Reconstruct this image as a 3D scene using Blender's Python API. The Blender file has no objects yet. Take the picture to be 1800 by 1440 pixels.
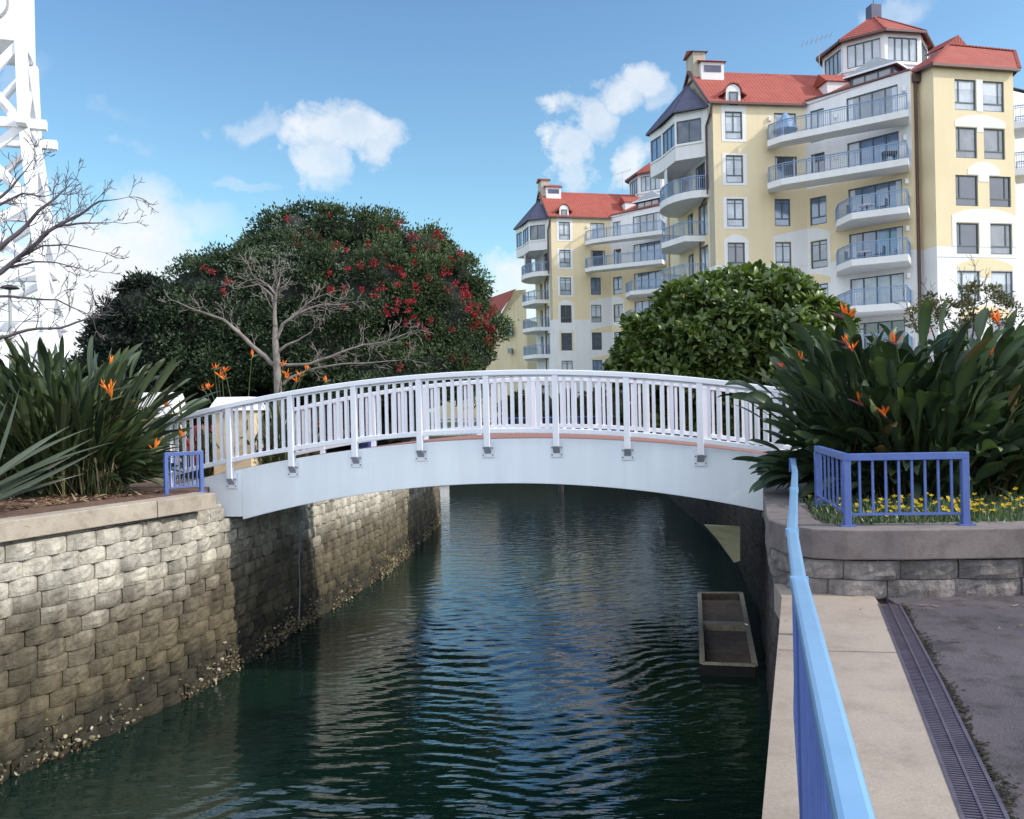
import bpy, math, random
import numpy as np
from mathutils import Vector, Matrix
PI=math.pi
rnd=random.Random(7)
S=bpy.context.scene
COL=S.collection
# ---------------------------------------------------------------- camera
F=1500.0; ROLL=math.radians(1.2); EYE=1.6
cr,sr=math.cos(ROLL),math.sin(ROLL)
cam=bpy.data.cameras.new('camera'); camo=bpy.data.objects.new('camera',cam); COL.objects.link(camo)
cam.sensor_width=36; cam.lens=F/1800*36; cam.clip_end=3000; cam.clip_start=.05
camo.matrix_world=Matrix.Translation((0,0,EYE))@Matrix.Rotation(PI/2,4,'X')@Matrix.Rotation(-ROLL,4,'Z')
S.camera=camo
def W(u,v,Z=None,d=None):
    """survey helper: direction seen in the photograph -> world point at height Z or depth d"""
    du=u-900;dv=720-v;a=du*cr+dv*sr;b=-du*sr+dv*cr
    if d is None:d=F*(Z-EYE)/b
    return Vector((a*d/F,d,EYE+b*d/F))
# ---------------------------------------------------------------- materials
def newmat(name):
    m=bpy.data.materials.new(name); m.use_nodes=True
    n=m.node_tree.nodes; l=m.node_tree.links
    return m,n,l,n['Principled BSDF']
def node(n,t,**k):
    x=n.new(t)
    for a,b in k.items(): setattr(x,a,b)
    return x
def c4(c): return (c[0],c[1],c[2],1)
def noise(n,l,co,scale,detail=4,rough=.55):
    x=n.new('ShaderNodeTexNoise'); x.inputs['Scale'].default_value=scale; x.inputs['Detail'].default_value=detail; x.inputs['Roughness'].default_value=rough
    l.new(co,x.inputs['Vector']); return x
def ramp(n,l,fac,stops):
    r=n.new('ShaderNodeValToRGB'); e=r.color_ramp.elements
    while len(e)<len(stops): e.new(.5)
    for i,(p,c) in enumerate(stops): e[i].position=p; e[i].color=c4(c) if len(c)==3 else c
    l.new(fac,r.inputs['Fac']); return r
def mix(n,l,a,b,fac,mode='MIX'):
    x=n.new('ShaderNodeMix'); x.data_type='RGBA'; x.blend_type=mode
    for s,v in ((x.inputs[0],fac),(x.inputs[6],a),(x.inputs[7],b)):
        if isinstance(v,(int,float)): s.default_value=v
        elif isinstance(v,tuple): s.default_value=c4(v)
        else: l.new(v,s)
    return x.outputs[2]
def mth(n,l,op,a,b=None,clamp=False):
    x=n.new('ShaderNodeMath'); x.operation=op; x.use_clamp=clamp
    for i,v in enumerate((a,b)):
        if v is None: continue
        if isinstance(v,(int,float)): x.inputs[i].default_value=v
        else: l.new(v,x.inputs[i])
    return x.outputs[0]
def bump(n,l,h,strength,dist,p):
    b=n.new('ShaderNodeBump'); b.inputs['Strength'].default_value=strength; b.inputs['Distance'].default_value=dist
    l.new(h,b.inputs['Height']); l.new(b.outputs[0],p.inputs['Normal'])
def mat(name,ca,cb=None,scale=3.,rough=.7,metal=0,bmp=0,bscale=None,stretch=None,spec=None,streak=0):
    m,n,l,p=newmat(name)
    if cb is None: cb=tuple(x*.85 for x in ca)
    tc=n.new('ShaderNodeTexCoord'); co=tc.outputs['Object']
    if stretch:
        mp=n.new('ShaderNodeMapping'); mp.inputs['Scale'].default_value=stretch; l.new(co,mp.inputs[0]); co=mp.outputs[0]
    nz=noise(n,l,co,scale); nz2=noise(n,l,co,scale*7,3)
    f=mth(n,l,'ADD',mth(n,l,'MULTIPLY',nz.outputs[0],.7),mth(n,l,'MULTIPLY',nz2.outputs[0],.3))
    r=ramp(n,l,f,[(.35,cb),(.65,ca)]); colr=r.outputs[0]
    if streak:
        mp=n.new('ShaderNodeMapping'); mp.inputs['Scale'].default_value=(1.3,1.3,.12); l.new(tc.outputs['Object'],mp.inputs[0])
        ns=noise(n,l,mp.outputs[0],1.7,5,.65)
        rs=ramp(n,l,ns.outputs[0],[(.42,(1-streak,)*3),(.62,(1,1,1))])
        colr=mix(n,l,colr,rs.outputs[0],1.0,'MULTIPLY')
    l.new(colr,p.inputs['Base Color'])
    p.inputs['Roughness'].default_value=rough; p.inputs['Metallic'].default_value=metal
    if spec is not None: p.inputs['Specular IOR Level'].default_value=spec
    if bmp:
        nb=noise(n,l,tc.outputs['Object'],bscale or scale*12,5)
        bump(n,l,nb.outputs[0],bmp,.02,p)
    return m
def attrmat(name,rough=.5,spec=.4,trans=0.,bscale=0,tint=(1,1,1),sheen=0):
    """colour comes from a per-element colour attribute 'Col' (leaf to leaf variation)"""
    m,n,l,p=newmat(name)
    a=node(n,'ShaderNodeAttribute',attribute_name='Col')
    l.new(a.outputs['Color'],p.inputs['Base Color']); p.inputs['Roughness'].default_value=rough
    p.inputs['Specular IOR Level'].default_value=spec
    if trans:
        t=n.new('ShaderNodeBsdfTranslucent'); l.new(mix(n,l,a.outputs['Color'],(1.3,1.5,.5),1.0,'MULTIPLY'),t.inputs['Color'])
        mx=n.new('ShaderNodeMixShader'); mx.inputs[0].default_value=trans
        l.new(p.outputs[0],mx.inputs[1]); l.new(t.outputs[0],mx.inputs[2]); l.new(mx.outputs[0],n['Material Output'].inputs[0])
    if bscale:
        tc=n.new('ShaderNodeTexCoord'); nb=noise(n,l,tc.outputs['Object'],bscale,5); bump(n,l,nb.outputs[0],.5,.02,p)
    return m
M={}
M['yellow']=mat('yellow_render',(.77,.645,.43),(.73,.605,.395),.35,.85,streak=.035,bmp=.1,bscale=30)
M['cream']=mat('cream_render',(.70,.60,.40),(.64,.54,.35),.5,.85,streak=.1)
M['white']=mat('white_render',(.78,.77,.77),(.73,.72,.73),.35,.8,streak=.05)
M['beige']=mat('beige_render',(.50,.45,.36),(.45,.40,.32),.5,.85,streak=.1)
M['wpaint']=mat('white_paint',(.84,.86,.92),(.80,.82,.89),1.2,.45,streak=.06)
M['girder']=mat('girder_paint',(.88,.945,.99),(.84,.90,.97),.5,.5,streak=.07,bmp=.05,bscale=14)
M['bracket']=mat('bracket_metal',(.42,.44,.5),(.32,.34,.4),5,.5)
M['bolt']=mat('bolt_metal',(.12,.12,.15),None,5,.5)
M['slate']=mat('slate_hood',(.10,.10,.17),(.07,.07,.12),2,.6)
M['dkframe']=mat('window_frame',(.09,.12,.13),(.06,.09,.10),3,.5)
M['pipe']=mat('downpipe',(.10,.06,.05),None,3,.5)
M['fascia']=mat('gutter',(.13,.06,.06),None,3,.5)
M['balrail']=mat('balcony_rail',(.20,.30,.46),(.17,.26,.40),3,.45)
M['greymetal']=mat('grey_metal',(.35,.37,.38),None,3,.5)
M['bluefence']=mat('blue_fence_paint',(.095,.155,.42),(.07,.12,.34),3,.42,streak=.12)
M['bluerail']=mat('blue_rail_paint',(.20,.365,.57),(.165,.315,.51),2.5,.28,spec=.6,bmp=.03,bscale=40)
M['darkblue']=mat('dark_blue_paint',(.07,.12,.40),(.05,.09,.32),4,.4)
M['copper']=mat('dark_metal',(.035,.03,.035),None,8,.5)
M['grate']=mat('grate_metal',(.15,.125,.16),(.09,.075,.10),6,.4,metal=.3)
M['red']=mat('red_plastic',(.45,.03,.05),(.36,.02,.04),3,.5)
M['bark']=mat('bark_grey',(.27,.235,.21),(.13,.11,.10),5,.85,bmp=.4,bscale=25)
M['twig']=mat('twig_brown',(.26,.20,.19),(.15,.12,.115),5,.85)
M['bark_dark']=mat('bark_dark',(.06,.05,.045),(.03,.025,.022),5,.9)
M['bark_left']=mat('bark_purple',(.17,.14,.15),(.08,.065,.075),5,.85)
M['tower']=mat('tower_white',(.86,.86,.88),(.80,.80,.84),1,.5)
M['black']=mat('black',(.02,.02,.022),None,3,.6)
M['brick']=None
M['timber']=mat('sunlit_tone_timber',(.85,.78,.50),(.66,.58,.34),1.5,.8,stretch=(1,1,9),bmp=.2)  # very pale: sunlight is put into the board colour
M['fence_dark']=mat('hedge_dark',(.02,.03,.02),(.01,.015,.012),3,.9)
M['boatwhite']=mat('boat_white',(.8,.8,.82),None,3,.3)
def glassmat(name,base,rough=.08,blind=False):
    m,n,l,p=newmat(name); p.inputs['Base Color'].default_value=c4(base); p.inputs['Roughness'].default_value=rough
    p.inputs['Specular IOR Level'].default_value=1.0; p.inputs['IOR'].default_value=1.7
    tc=n.new('ShaderNodeTexCoord')
    nz=noise(n,l,tc.outputs['Object'],.9,3)
    r=ramp(n,l,nz.outputs[0],[(.3,tuple(x*.55 for x in base)),(.7,base)]); l.new(r.outputs[0],p.inputs['Base Color'])
    nb=noise(n,l,tc.outputs['Object'],.6,1); bump(n,l,nb.outputs[0],.10,.3,p)
    return m
M['g_dark']=glassmat('glass_dark',(.05,.055,.09))
M['g_blue']=glassmat('glass_sky_tinted',(.16,.24,.42))  # blue of the reflected sky put into the pane colour
M['g_curtain']=glassmat('glass_net_curtain',(.46,.52,.60),.2)
M['g_grey']=glassmat('glass_grey',(.22,.23,.26),.15)
# terracotta tiled roof
m,n,l,p=newmat('terracotta_tiles'); M['tile']=m
tc=n.new('ShaderNodeTexCoord'); mp=n.new('ShaderNodeMapping'); mp.inputs['Rotation'].default_value=(0,0,-.14); l.new(tc.outputs['Object'],mp.inputs[0])
sep=n.new('ShaderNodeSeparateXYZ'); l.new(mp.outputs[0],sep.inputs[0])
w1=mth(n,l,'SINE',mth(n,l,'MULTIPLY',sep.outputs[0],24.)); w2=mth(n,l,'FRACT',mth(n,l,'MULTIPLY',sep.outputs[2],4.2))
nz=noise(n,l,tc.outputs['Object'],1.2,4); nz2=noise(n,l,tc.outputs['Object'],9,3)
r=ramp(n,l,mth(n,l,'ADD',mth(n,l,'MULTIPLY',nz.outputs[0],.5),mth(n,l,'MULTIPLY',nz2.outputs[0],.5)),[(.35,(.27,.052,.038)),(.65,(.36,.085,.058))])
sh=ramp(n,l,w2,[(0,(.62,.62,.62)),(.25,(1,1,1)),(1,(1,1,1))])
l.new(mix(n,l,r.outputs[0],sh.outputs[0],1.,'MULTIPLY'),p.inputs['Base Color']); p.inputs['Roughness'].default_value=.75
bump(n,l,mth(n,l,'ADD',mth(n,l,'MULTIPLY',w1,.4),w2),.6,.05,p)
# brick paving of the deck
m,n,l,p=newmat('brick_paving'); M['paving']=m
tc=n.new('ShaderNodeTexCoord'); br=n.new('ShaderNodeTexBrick'); br.inputs['Scale'].default_value=4.2
br.inputs['Color1'].default_value=(.34,.15,.11,1); br.inputs['Color2'].default_value=(.26,.12,.095,1); br.inputs['Mortar'].default_value=(.16,.11,.09,1); br.inputs['Mortar Size'].default_value=.015
l.new(tc.outputs['Object'],br.inputs['Vector']); l.new(br.outputs[0],p.inputs['Base Color']); p.inputs['Roughness'].default_value=.85
# retaining wall blocks: per block tone x stain by height above the tide line
def blockmat(name,hi,lo,wet,z_hi,z_wet,dark_streak=.5):
    m,n,l,p=newmat(name)
    g=n.new('ShaderNodeNewGeometry'); sep=n.new('ShaderNodeSeparateXYZ'); l.new(g.outputs['Position'],sep.inputs[0])
    a=node(n,'ShaderNodeAttribute',attribute_name='Col')
    n1=noise(n,l,g.outputs['Position'],.9,4); n2=noise(n,l,g.outputs['Position'],9,6,.7); n3=noise(n,l,g.outputs['Position'],38,4,.7)
    zz=mth(n,l,'ADD',sep.outputs[2],mth(n,l,'MULTIPLY',mth(n,l,'SUBTRACT',n1.outputs[0],.5),1.1))
    zz=mth(n,l,'ADD',zz,mth(n,l,'MULTIPLY',mth(n,l,'SUBTRACT',a.outputs['Fac'],.5),.30))
    f=mth(n,l,'DIVIDE',mth(n,l,'SUBTRACT',zz,z_wet),z_hi-z_wet,True)
    base=ramp(n,l,f,[(0,wet),(.10,wet),(.26,tuple((x*.55+y*.45)*g_ for x,y,g_ in zip(lo,wet,(1.0,.97,.80)))),(.62,lo),(.9,hi)])
    mp=n.new('ShaderNodeMapping'); mp.inputs['Scale'].default_value=(1,1,.35); l.new(g.outputs['Position'],mp.inputs[0])
    n4=noise(n,l,mp.outputs[0],3.2,5,.7)
    st=ramp(n,l,n4.outputs[0],[(.40,(1-dark_streak,)*3),(.56,(1,1,1))])
    col=mix(n,l,base.outputs[0],st.outputs[0],.8,'MULTIPLY')
    d=ramp(n,l,n2.outputs[0],[(.3,(.62,.6,.58)),(.7,(1.15,1.15,1.15))]); col=mix(n,l,col,d.outputs[0],.8,'MULTIPLY')
    v=ramp(n,l,a.outputs['Fac'],[(0,(.82,.82,.80)),(1,(1.12,1.10,1.06))]); col=mix(n,l,col,v.outputs[0],1.,'MULTIPLY')
    l.new(col,p.inputs['Base Color']); p.inputs['Roughness'].default_value=.9
    bump(n,l,mth(n,l,'ADD',n2.outputs[0],mth(n,l,'MULTIPLY',n3.outputs[0],.5)),.9,.035,p)
    return m
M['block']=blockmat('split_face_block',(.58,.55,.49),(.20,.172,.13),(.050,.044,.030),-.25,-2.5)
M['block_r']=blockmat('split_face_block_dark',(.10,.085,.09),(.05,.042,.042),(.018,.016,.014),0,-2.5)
M['block_p']=blockmat('split_face_block_planter',(.30,.27,.27),(.22,.19,.19),(.1,.09,.09),.3,-1.2,.6)
def concmat(name,a,b,stain,sc=1.2,st=.7,bmp=.25):
    m,n,l,p=newmat(name); g=n.new('ShaderNodeNewGeometry')
    n1=noise(n,l,g.outputs['Position'],sc,6,.65); n2=noise(n,l,g.outputs['Position'],60,3,.7); n3=noise(n,l,g.outputs['Position'],sc*3.3,5,.7)
    r=ramp(n,l,n1.outputs[0],[(.32,b),(.68,a)]); s=ramp(n,l,n3.outputs[0],[(.33,stain),(.52,(1,1,1))])
    col=mix(n,l,r.outputs[0],s.outputs[0],st,'MULTIPLY'); d=ramp(n,l,n2.outputs[0],[(.3,(.82,.82,.82)),(.7,(1.1,1.1,1.1))])
    col=mix(n,l,col,d.outputs[0],.8,'MULTIPLY'); l.new(col,p.inputs['Base Color']); p.inputs['Roughness'].default_value=.85
    bump(n,l,n2.outputs[0],bmp,.01,p); return m
M['coping']=concmat('coping_concrete',(.44,.38,.31),(.34,.29,.24),(.6,.58,.55))
M['coping_r']=concmat('coping_concrete_dark',(.22,.185,.175),(.15,.125,.12),(.62,.58,.58),1.6)
M['path']=concmat('path_concrete',(.37,.305,.25),(.30,.245,.205),(.72,.68,.66),.9)
M['asphalt']=concmat('asphalt',(.105,.085,.097),(.055,.045,.054),(.35,.33,.33),.9,.95,.8)
M['mulch']=concmat('mulch',(.20,.115,.075),(.09,.05,.035),(.45,.4,.38),4,.9,1.)
M['soil']=concmat('soil',(.09,.065,.05),(.05,.035,.03),(.5,.5,.5),4,.9,1.)
M['grass']=concmat('grass_ground',(.09,.12,.035),(.05,.075,.025),(.6,.6,.6),3,.9,1.)
M['paved']=concmat('pavement',(.55,.52,.47),(.42,.40,.36),(.8,.8,.8),.5,.5)
M['rust']=concmat('stained_concrete',(.20,.15,.11),(.11,.075,.055),(.55,.45,.4),2.5,.9)
M['wetshade']=concmat('wet_shaded_concrete',(.014,.012,.011),(.008,.007,.006),(.6,.55,.5),2.5,.9)  # wet box shell, dark shade also put into its near-black colour
M['joint']=concmat('joint_filler',(.22,.18,.15),(.16,.13,.11),(.7,.7,.7),2)
M['rim']=concmat('rim_concrete',(.42,.37,.28),(.28,.24,.18),(.6,.55,.5),5,.9)
M['leaf']=attrmat('leaf_dark',.62,.18,.12)
M['leafg']=attrmat('leaf_glossy',.38,.5,.18)
M['blade']=attrmat('blade_leaf',.42,.45,.12)
M['petal']=attrmat('petal',.5,.3,.25)
M['shell']=attrmat('oyster_shell',.7,.3)
M['litter']=attrmat('litter',.9,.1)
# water
m,n,l,p=newmat('water'); M['water']=m
g=n.new('ShaderNodeNewGeometry')
nz=noise(n,l,g.outputs['Position'],.35,2); r=ramp(n,l,nz.outputs[0],[(.3,(.004,.015,.010)),(.7,(.006,.021,.014))]); l.new(r.outputs[0],p.inputs['Base Color'])
p.inputs['Roughness'].default_value=.045; p.inputs['Specular Tint'].default_value=(.62,.82,1,1); p.inputs['IOR'].default_value=1.95; p.inputs['Specular IOR Level'].default_value=.75
mp=n.new('ShaderNodeMapping'); mp.inputs['Scale'].default_value=(.45,1.5,1); mp.inputs['Rotation'].default_value=(0,0,.08); l.new(g.outputs['Position'],mp.inputs[0])
a1=noise(n,l,mp.outputs[0],9,2,.5); a2=noise(n,l,mp.outputs[0],3.2,2,.5)
bump(n,l,mth(n,l,'ADD',mth(n,l,'MULTIPLY',a1.outputs[0],.35),a2.outputs[0]),.32,.045,p)
# ---------------------------------------------------------------- object helpers
def tag(o,label=None,cat=None,group=None,kind=None):
    if label:o['label']=label
    if cat:o['category']=cat
    if group:o['group']=group
    if kind:o['kind']=kind
    return o
def empty(name,loc=(0,0,0)):
    o=bpy.data.objects.new(name,None); COL.objects.link(o); o.location=loc; o.empty_display_size=.2; return o
def link(name,me,parent=None,smooth=False):
    o=bpy.data.objects.new(name,me); COL.objects.link(o)
    if parent is not None: o.parent=parent
    if smooth: me.shade_smooth()
    return o
class MB:
    def __init__(s): s.v=[];s.f=[];s.mi=[];s.col=[]
    def add(s,vs,fs,mi=0,col=None):
        b=len(s.v); s.v.extend([tuple(x) for x in vs]); s.f.extend([tuple(i+b for i in f) for f in fs]); s.mi.extend([mi]*len(fs))
        if col is not None: s.col.extend([col]*len(vs))
    def box(s,c,size,ax=None,mi=0,col=None):
        """box by centre, size and optional axes (x,y,z unit vectors)"""
        c=Vector(c); X,Y,Z=ax if ax else (Vector((1,0,0)),Vector((0,1,0)),Vector((0,0,1)))
        h=[q/2 for q in size]
        vs=[c+X*h[0]*a+Y*h[1]*b+Z*h[2]*d for a,b,d in ((-1,-1,-1),(1,-1,-1),(1,1,-1),(-1,1,-1),(-1,-1,1),(1,-1,1),(1,1,1),(-1,1,1))]
        s.add(vs,[(0,3,2,1),(4,5,6,7),(0,1,5,4),(1,2,6,5),(2,3,7,6),(3,0,4,7)],mi,col)
    def bar(s,p,q,w,h,up=Vector((0,0,1)),mi=0,col=None):
        p=Vector(p);q=Vector(q);d=q-p;L=d.length
        if L<1e-6:return
        d/=L; x=d.cross(up)
        if x.length<1e-3:x=d.cross(Vector((0,1,0)))
        x.normalize(); z=x.cross(d)
        s.box((p+q)/2,(L,w,h),(d,x,z),mi,col)
    def prism(s,poly,z0,z1,mi=0,mtop=None,col=None):
        n=len(poly); vs=[(p[0],p[1],z0) for p in poly]+[(p[0],p[1],z1) for p in poly]
        a=sum(poly[i][0]*poly[(i+1)%n][1]-poly[(i+1)%n][0]*poly[i][1] for i in range(n))
        sd=[(i,(i+1)%n,(i+1)%n+n,i+n) for i in range(n)]
        if a<0: sd=[x[::-1] for x in sd]
        s.add(vs,sd,mi,col); b=len(s.v)-2*n
        bot=tuple(range(b,b+n)); top=tuple(range(b+n,b+2*n))
        if a>0: bot=bot[::-1]
        else: top=top[::-1]
        s.f.extend([bot,top]); s.mi.extend([mi,mi if mtop is None else mtop])
    def tube(s,pts,rads,seg=6,mi=0,col=None,cap=True):
        pts=[Vector(p) for p in pts]; rings=[]; n=len(pts); vs=[];fs=[]
        ref=Vector((.3,.2,.93)).normalized()
        for i,p in enumerate(pts):
            d=(pts[min(i+1,n-1)]-pts[max(i-1,0)]).normalized()
            if abs(d.dot(ref))>.97: rr=Vector((1,0,0))
            else: rr=ref
            x=d.cross(rr).normalized(); y=d.cross(x)
            for k in range(seg):
                a=2*PI*k/seg; vs.append(p+(x*math.cos(a)+y*math.sin(a))*rads[i])
        for i in range(n-1):
            for k in range(seg):
                fs.append((i*seg+k,i*seg+(k+1)%seg,(i+1)*seg+(k+1)%seg,(i+1)*seg+k))
        if cap: fs.append(tuple(range(seg))[::-1]); fs.append(tuple((n-1)*seg+k for k in range(seg)))
        s.add(vs,fs,mi,col)
    def build(s,name,mats,parent=None,off=(0,0,0),smooth=False,bevel=0):
        me=bpy.data.meshes.new(name)
        off=Vector(off)
        vs=[(x[0]-off[0],x[1]-off[1],x[2]-off[2]) for x in s.v]
        me.from_pydata(vs,[],s.f)
        if not isinstance(mats,(list,tuple)): mats=[mats]
        for m in mats: me.materials.append(m)
        if len(mats)>1: me.polygons.foreach_set('material_index',s.mi)
        if s.col and len(s.col)==len(s.v):
            at=me.color_attributes.new('Col','FLOAT_COLOR','POINT'); at.data.foreach_set('color',np.array([c4(c) for c in s.col],dtype=np.float32).ravel())
        me.update()
        o=link(name,me,parent,smooth)
        if bevel:
            b=o.modifiers.new('bevel','BEVEL'); b.width=bevel; b.segments=2; b.limit_method='ANGLE'
        return o
def npmesh(name,V,Fq,cols,mats,mi=None,parent=None,smooth=False):
    """fast mesh: V (n,3), Fq (m,k) with k=3 or 4, cols (n,3)"""
    me=bpy.data.meshes.new(name); k=Fq.shape[1]
    me.vertices.add(len(V)); me.vertices.foreach_set('co',V.astype(np.float32).ravel())
    me.loops.add(Fq.size); me.loops.foreach_set('vertex_index',Fq.astype(np.int32).ravel())
    me.polygons.add(len(Fq)); me.polygons.foreach_set('loop_start',(np.arange(len(Fq))*k).astype(np.int32))
    for m in (mats if isinstance(mats,(list,tuple)) else [mats]): me.materials.append(m)
    if mi is not None: me.polygons.foreach_set('material_index',mi.astype(np.int32))
    me.update(calc_edges=True)
    if cols is not None:
        at=me.color_attributes.new('Col','FLOAT_COLOR','POINT'); at.data.foreach_set('color',np.concatenate([cols,np.ones((len(V),1))],1).astype(np.float32).ravel())
    me.validate()
    return link(name,me,parent,smooth)
def unit(a): return a/np.maximum(np.linalg.norm(a,axis=1,keepdims=True),1e-9)
def leaves(rng,P,N,L,Wd,up=.0,fold=.25,jit=.5):
    """diamond leaves folded at the midrib. P points, N outward dirs, L,Wd sizes arrays -> V,F"""
    n=len(P)
    A=unit(N+rng.normal(0,jit,(n,3))+np.array([0,0,up]))
    R=rng.normal(0,1,(n,3)); X=unit(np.cross(A,R)); Nn=np.cross(A,X)
    L=L[:,None];Wd=Wd[:,None]
    v0=P; v1=P+A*L*.45+X*Wd*.5+Nn*Wd*fold; v2=P+A*L-Nn*L*.12; v3=P+A*L*.45-X*Wd*.5+Nn*Wd*fold
    V=np.stack([v0,v1,v2,v3],1).reshape(-1,3); i=np.arange(n)[:,None]*4
    Fq=np.concatenate([i+np.array([[0,1,2]]),i+np.array([[0,2,3]])],0)
    return V,Fq
# block wall --------------------------------------------------------------
def blockwall(name,path,z0,z1fn,side,mt,parent,ch=.215,bl=.42,bulge=.055,setback=.003,seed=1,nx=5,nz=4,zstart=None):
    """path: list of (x,y); side=+1: face normal to the right of travel"""
    rg=random.Random(seed); P=[Vector((x,y)) for x,y in path]
    ds=[0]
    for i in range(1,len(P)): ds.append(ds[-1]+(P[i]-P[i-1]).length)
    T=ds[-1]
    def at(s):
        s=min(max(s,0),T-1e-4)
        for i in range(1,len(P)):
            if s<=ds[i]:
                return P[i-1]+(P[i]-P[i-1])*((s-ds[i-1])/(ds[i]-ds[i-1]))
    def nrm(s):
        a=at(s-.35); b=at(s+.35); d=(b-a).normalized(); return Vector((d.y,-d.x))*side
    mb=MB(); k=0; z=z0
    top=max(z1fn(at(s)) for s in np.linspace(0,T,40))
    while z<top-.05:
        s=-bl*(.5 if k%2 else 0)-rg.uniform(0,.05)
        while s<T:
            w=bl*rg.uniform(.9,1.12); s0=max(s,0); s1=min(s+w,T)
            if s1-s0>.08:
                zt=z1fn(at((s0+s1)/2))
                if z+ch*.6<zt:
                    c=rg.random(); off=rg.uniform(-.012,.012)-k*setback; ph=rg.uniform(-.012,.012); asym=rg.uniform(-.25,.25)
                    vs=[];fs=[]
                    for j in range(nz+1):
                        for i in range(nx+1):
                            a=i/nx;b=j/nz; e=min(a,1-a)*2*nx/2; edge=(i in(0,nx)); edz=(j in(0,nz))
                            prof=(1-abs(2*a-1+asym*(1-abs(2*a-1)))**2.2)
                            o=off+bulge*prof*(1.1-.25*b)+(0 if edge or edz else rg.uniform(-.012,.014))
                            if edge: o-=.015
                            if edz: o-=.010
                            g=.004
                            ss=s0+g+(s1-s0-2*g)*a; p=at(ss); nn=nrm(ss)
                            zz=z+g+(ch-2*g)*b+(ph*(1-2*a) if not edz else 0)*.3
                            vs.append((p.x+nn.x*o,p.y+nn.y*o,zz))
                    for j in range(nz):
                        for i in range(nx):
                            q=j*(nx+1)+i; fs.append((q,q+1,q+nx+2,q+nx+1) if side>0 else (q,q+nx+1,q+nx+2,q+1))
                    # returns (top,bottom,sides) back into the wall
                    b0=len(vs); rim=[i for i in range(nx+1)]+[(j)*(nx+1)+nx for j in range(1,nz+1)]+[nz*(nx+1)+i for i in range(nx-1,-1,-1)]+[j*(nx+1) for j in range(nz-1,0,-1)]
                    cp=at((s0+s1)/2)
                    for r_ in rim:
                        x,y,zq=vs[r_]; nn=nrm((s0+s1)/2); vs.append((x-nn.x*.12,y-nn.y*.12,zq))
                    for i in range(len(rim)):
                        j=(i+1)%len(rim); q=(rim[i],b0+i,b0+j,rim[j]); fs.append(q if side>0 else q[::-1])
                    mb.add(vs,fs,0,(c,c,c))
            s+=w
        z+=ch;k+=1
    # backing
    n=max(2,int(T/.5)); vs=[];fs=[]
    for i in range(n+1):
        s=T*i/n;p=at(s);nn=nrm(s);zt=z1fn(p)
        vs+= [(p.x-nn.x*.05,p.y-nn.y*.05,z0-.4),(p.x-nn.x*(.05+k*setback),p.y-nn.y*(.05+k*setback),zt-.01),(p.x-nn.x*.55,p.y-nn.y*.55,zt-.01)]
    for i in range(n):
        a=i*3;b=a+3
        q=[(a,b,b+1,a+1),(a+1,b+1,b+2,a+2)]
        fs+= q if side>0 else [x[::-1] for x in q]
    mb.add(vs,fs,0,(.15,.15,.15))
    return mb.build(name,mt,parent)
# ---------------------------------------------------------------- light and sky
SUN_AZ=math.atan2(.975,-.215); SUN_EL=math.radians(33)
sun=bpy.data.lights.new('sun','SUN'); sun.energy=3.9; sun.angle=math.radians(.9); sun.color=(1,.93,.82)
suno=bpy.data.objects.new('sun',sun); COL.objects.link(suno)
tosun=Vector((math.sin(SUN_AZ)*math.cos(SUN_EL),math.cos(SUN_AZ)*math.cos(SUN_EL),math.sin(SUN_EL)))
suno.rotation_euler=tosun.to_track_quat('Z','Y').to_euler(); suno.location=(20,-5,30)
wd=bpy.data.worlds.new('World'); S.world=wd; wd.use_nodes=True
n=wd.node_tree.nodes; l=wd.node_tree.links; bg=n['Background']; bg.inputs['Strength'].default_value=.15
sky=n.new('ShaderNodeTexSky'); sky.sky_type='NISHITA'; sky.sun_disc=False; sky.sun_elevation=SUN_EL; sky.sun_rotation=SUN_AZ
sky.air_density=1.0; sky.dust_density=1.0; sky.ozone_density=1.2
tc=n.new('ShaderNodeTexCoord'); sep=n.new('ShaderNodeSeparateXYZ'); l.new(tc.outputs['Generated'],sep.inputs[0])
az=mth(n,l,'ARCTAN2',sep.outputs[0],sep.outputs[1]); el=mth(n,l,'ARCSINE',sep.outputs[2])
nA=noise(n,l,tc.outputs['Generated'],7.5,8,.62); nB=noise(n,l,tc.outputs['Generated'],3.0,5,.55)
# wobble the cloud outlines
azw=mth(n,l,'ADD',az,mth(n,l,'MULTIPLY',mth(n,l,'SUBTRACT',nA.outputs['Fac'],.5),.22))
nC=n.new('ShaderNodeSeparateColor'); l.new(nA.outputs['Color'],nC.inputs[0])
elw=mth(n,l,'ADD',el,mth(n,l,'MULTIPLY',mth(n,l,'SUBTRACT',nC.outputs[1],.5),.12))
def azel(u,v):
    p=W(u,v,d=100)-Vector((0,0,EYE)); p.normalize(); return math.atan2(p.x,p.y),math.asin(p.z)
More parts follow.
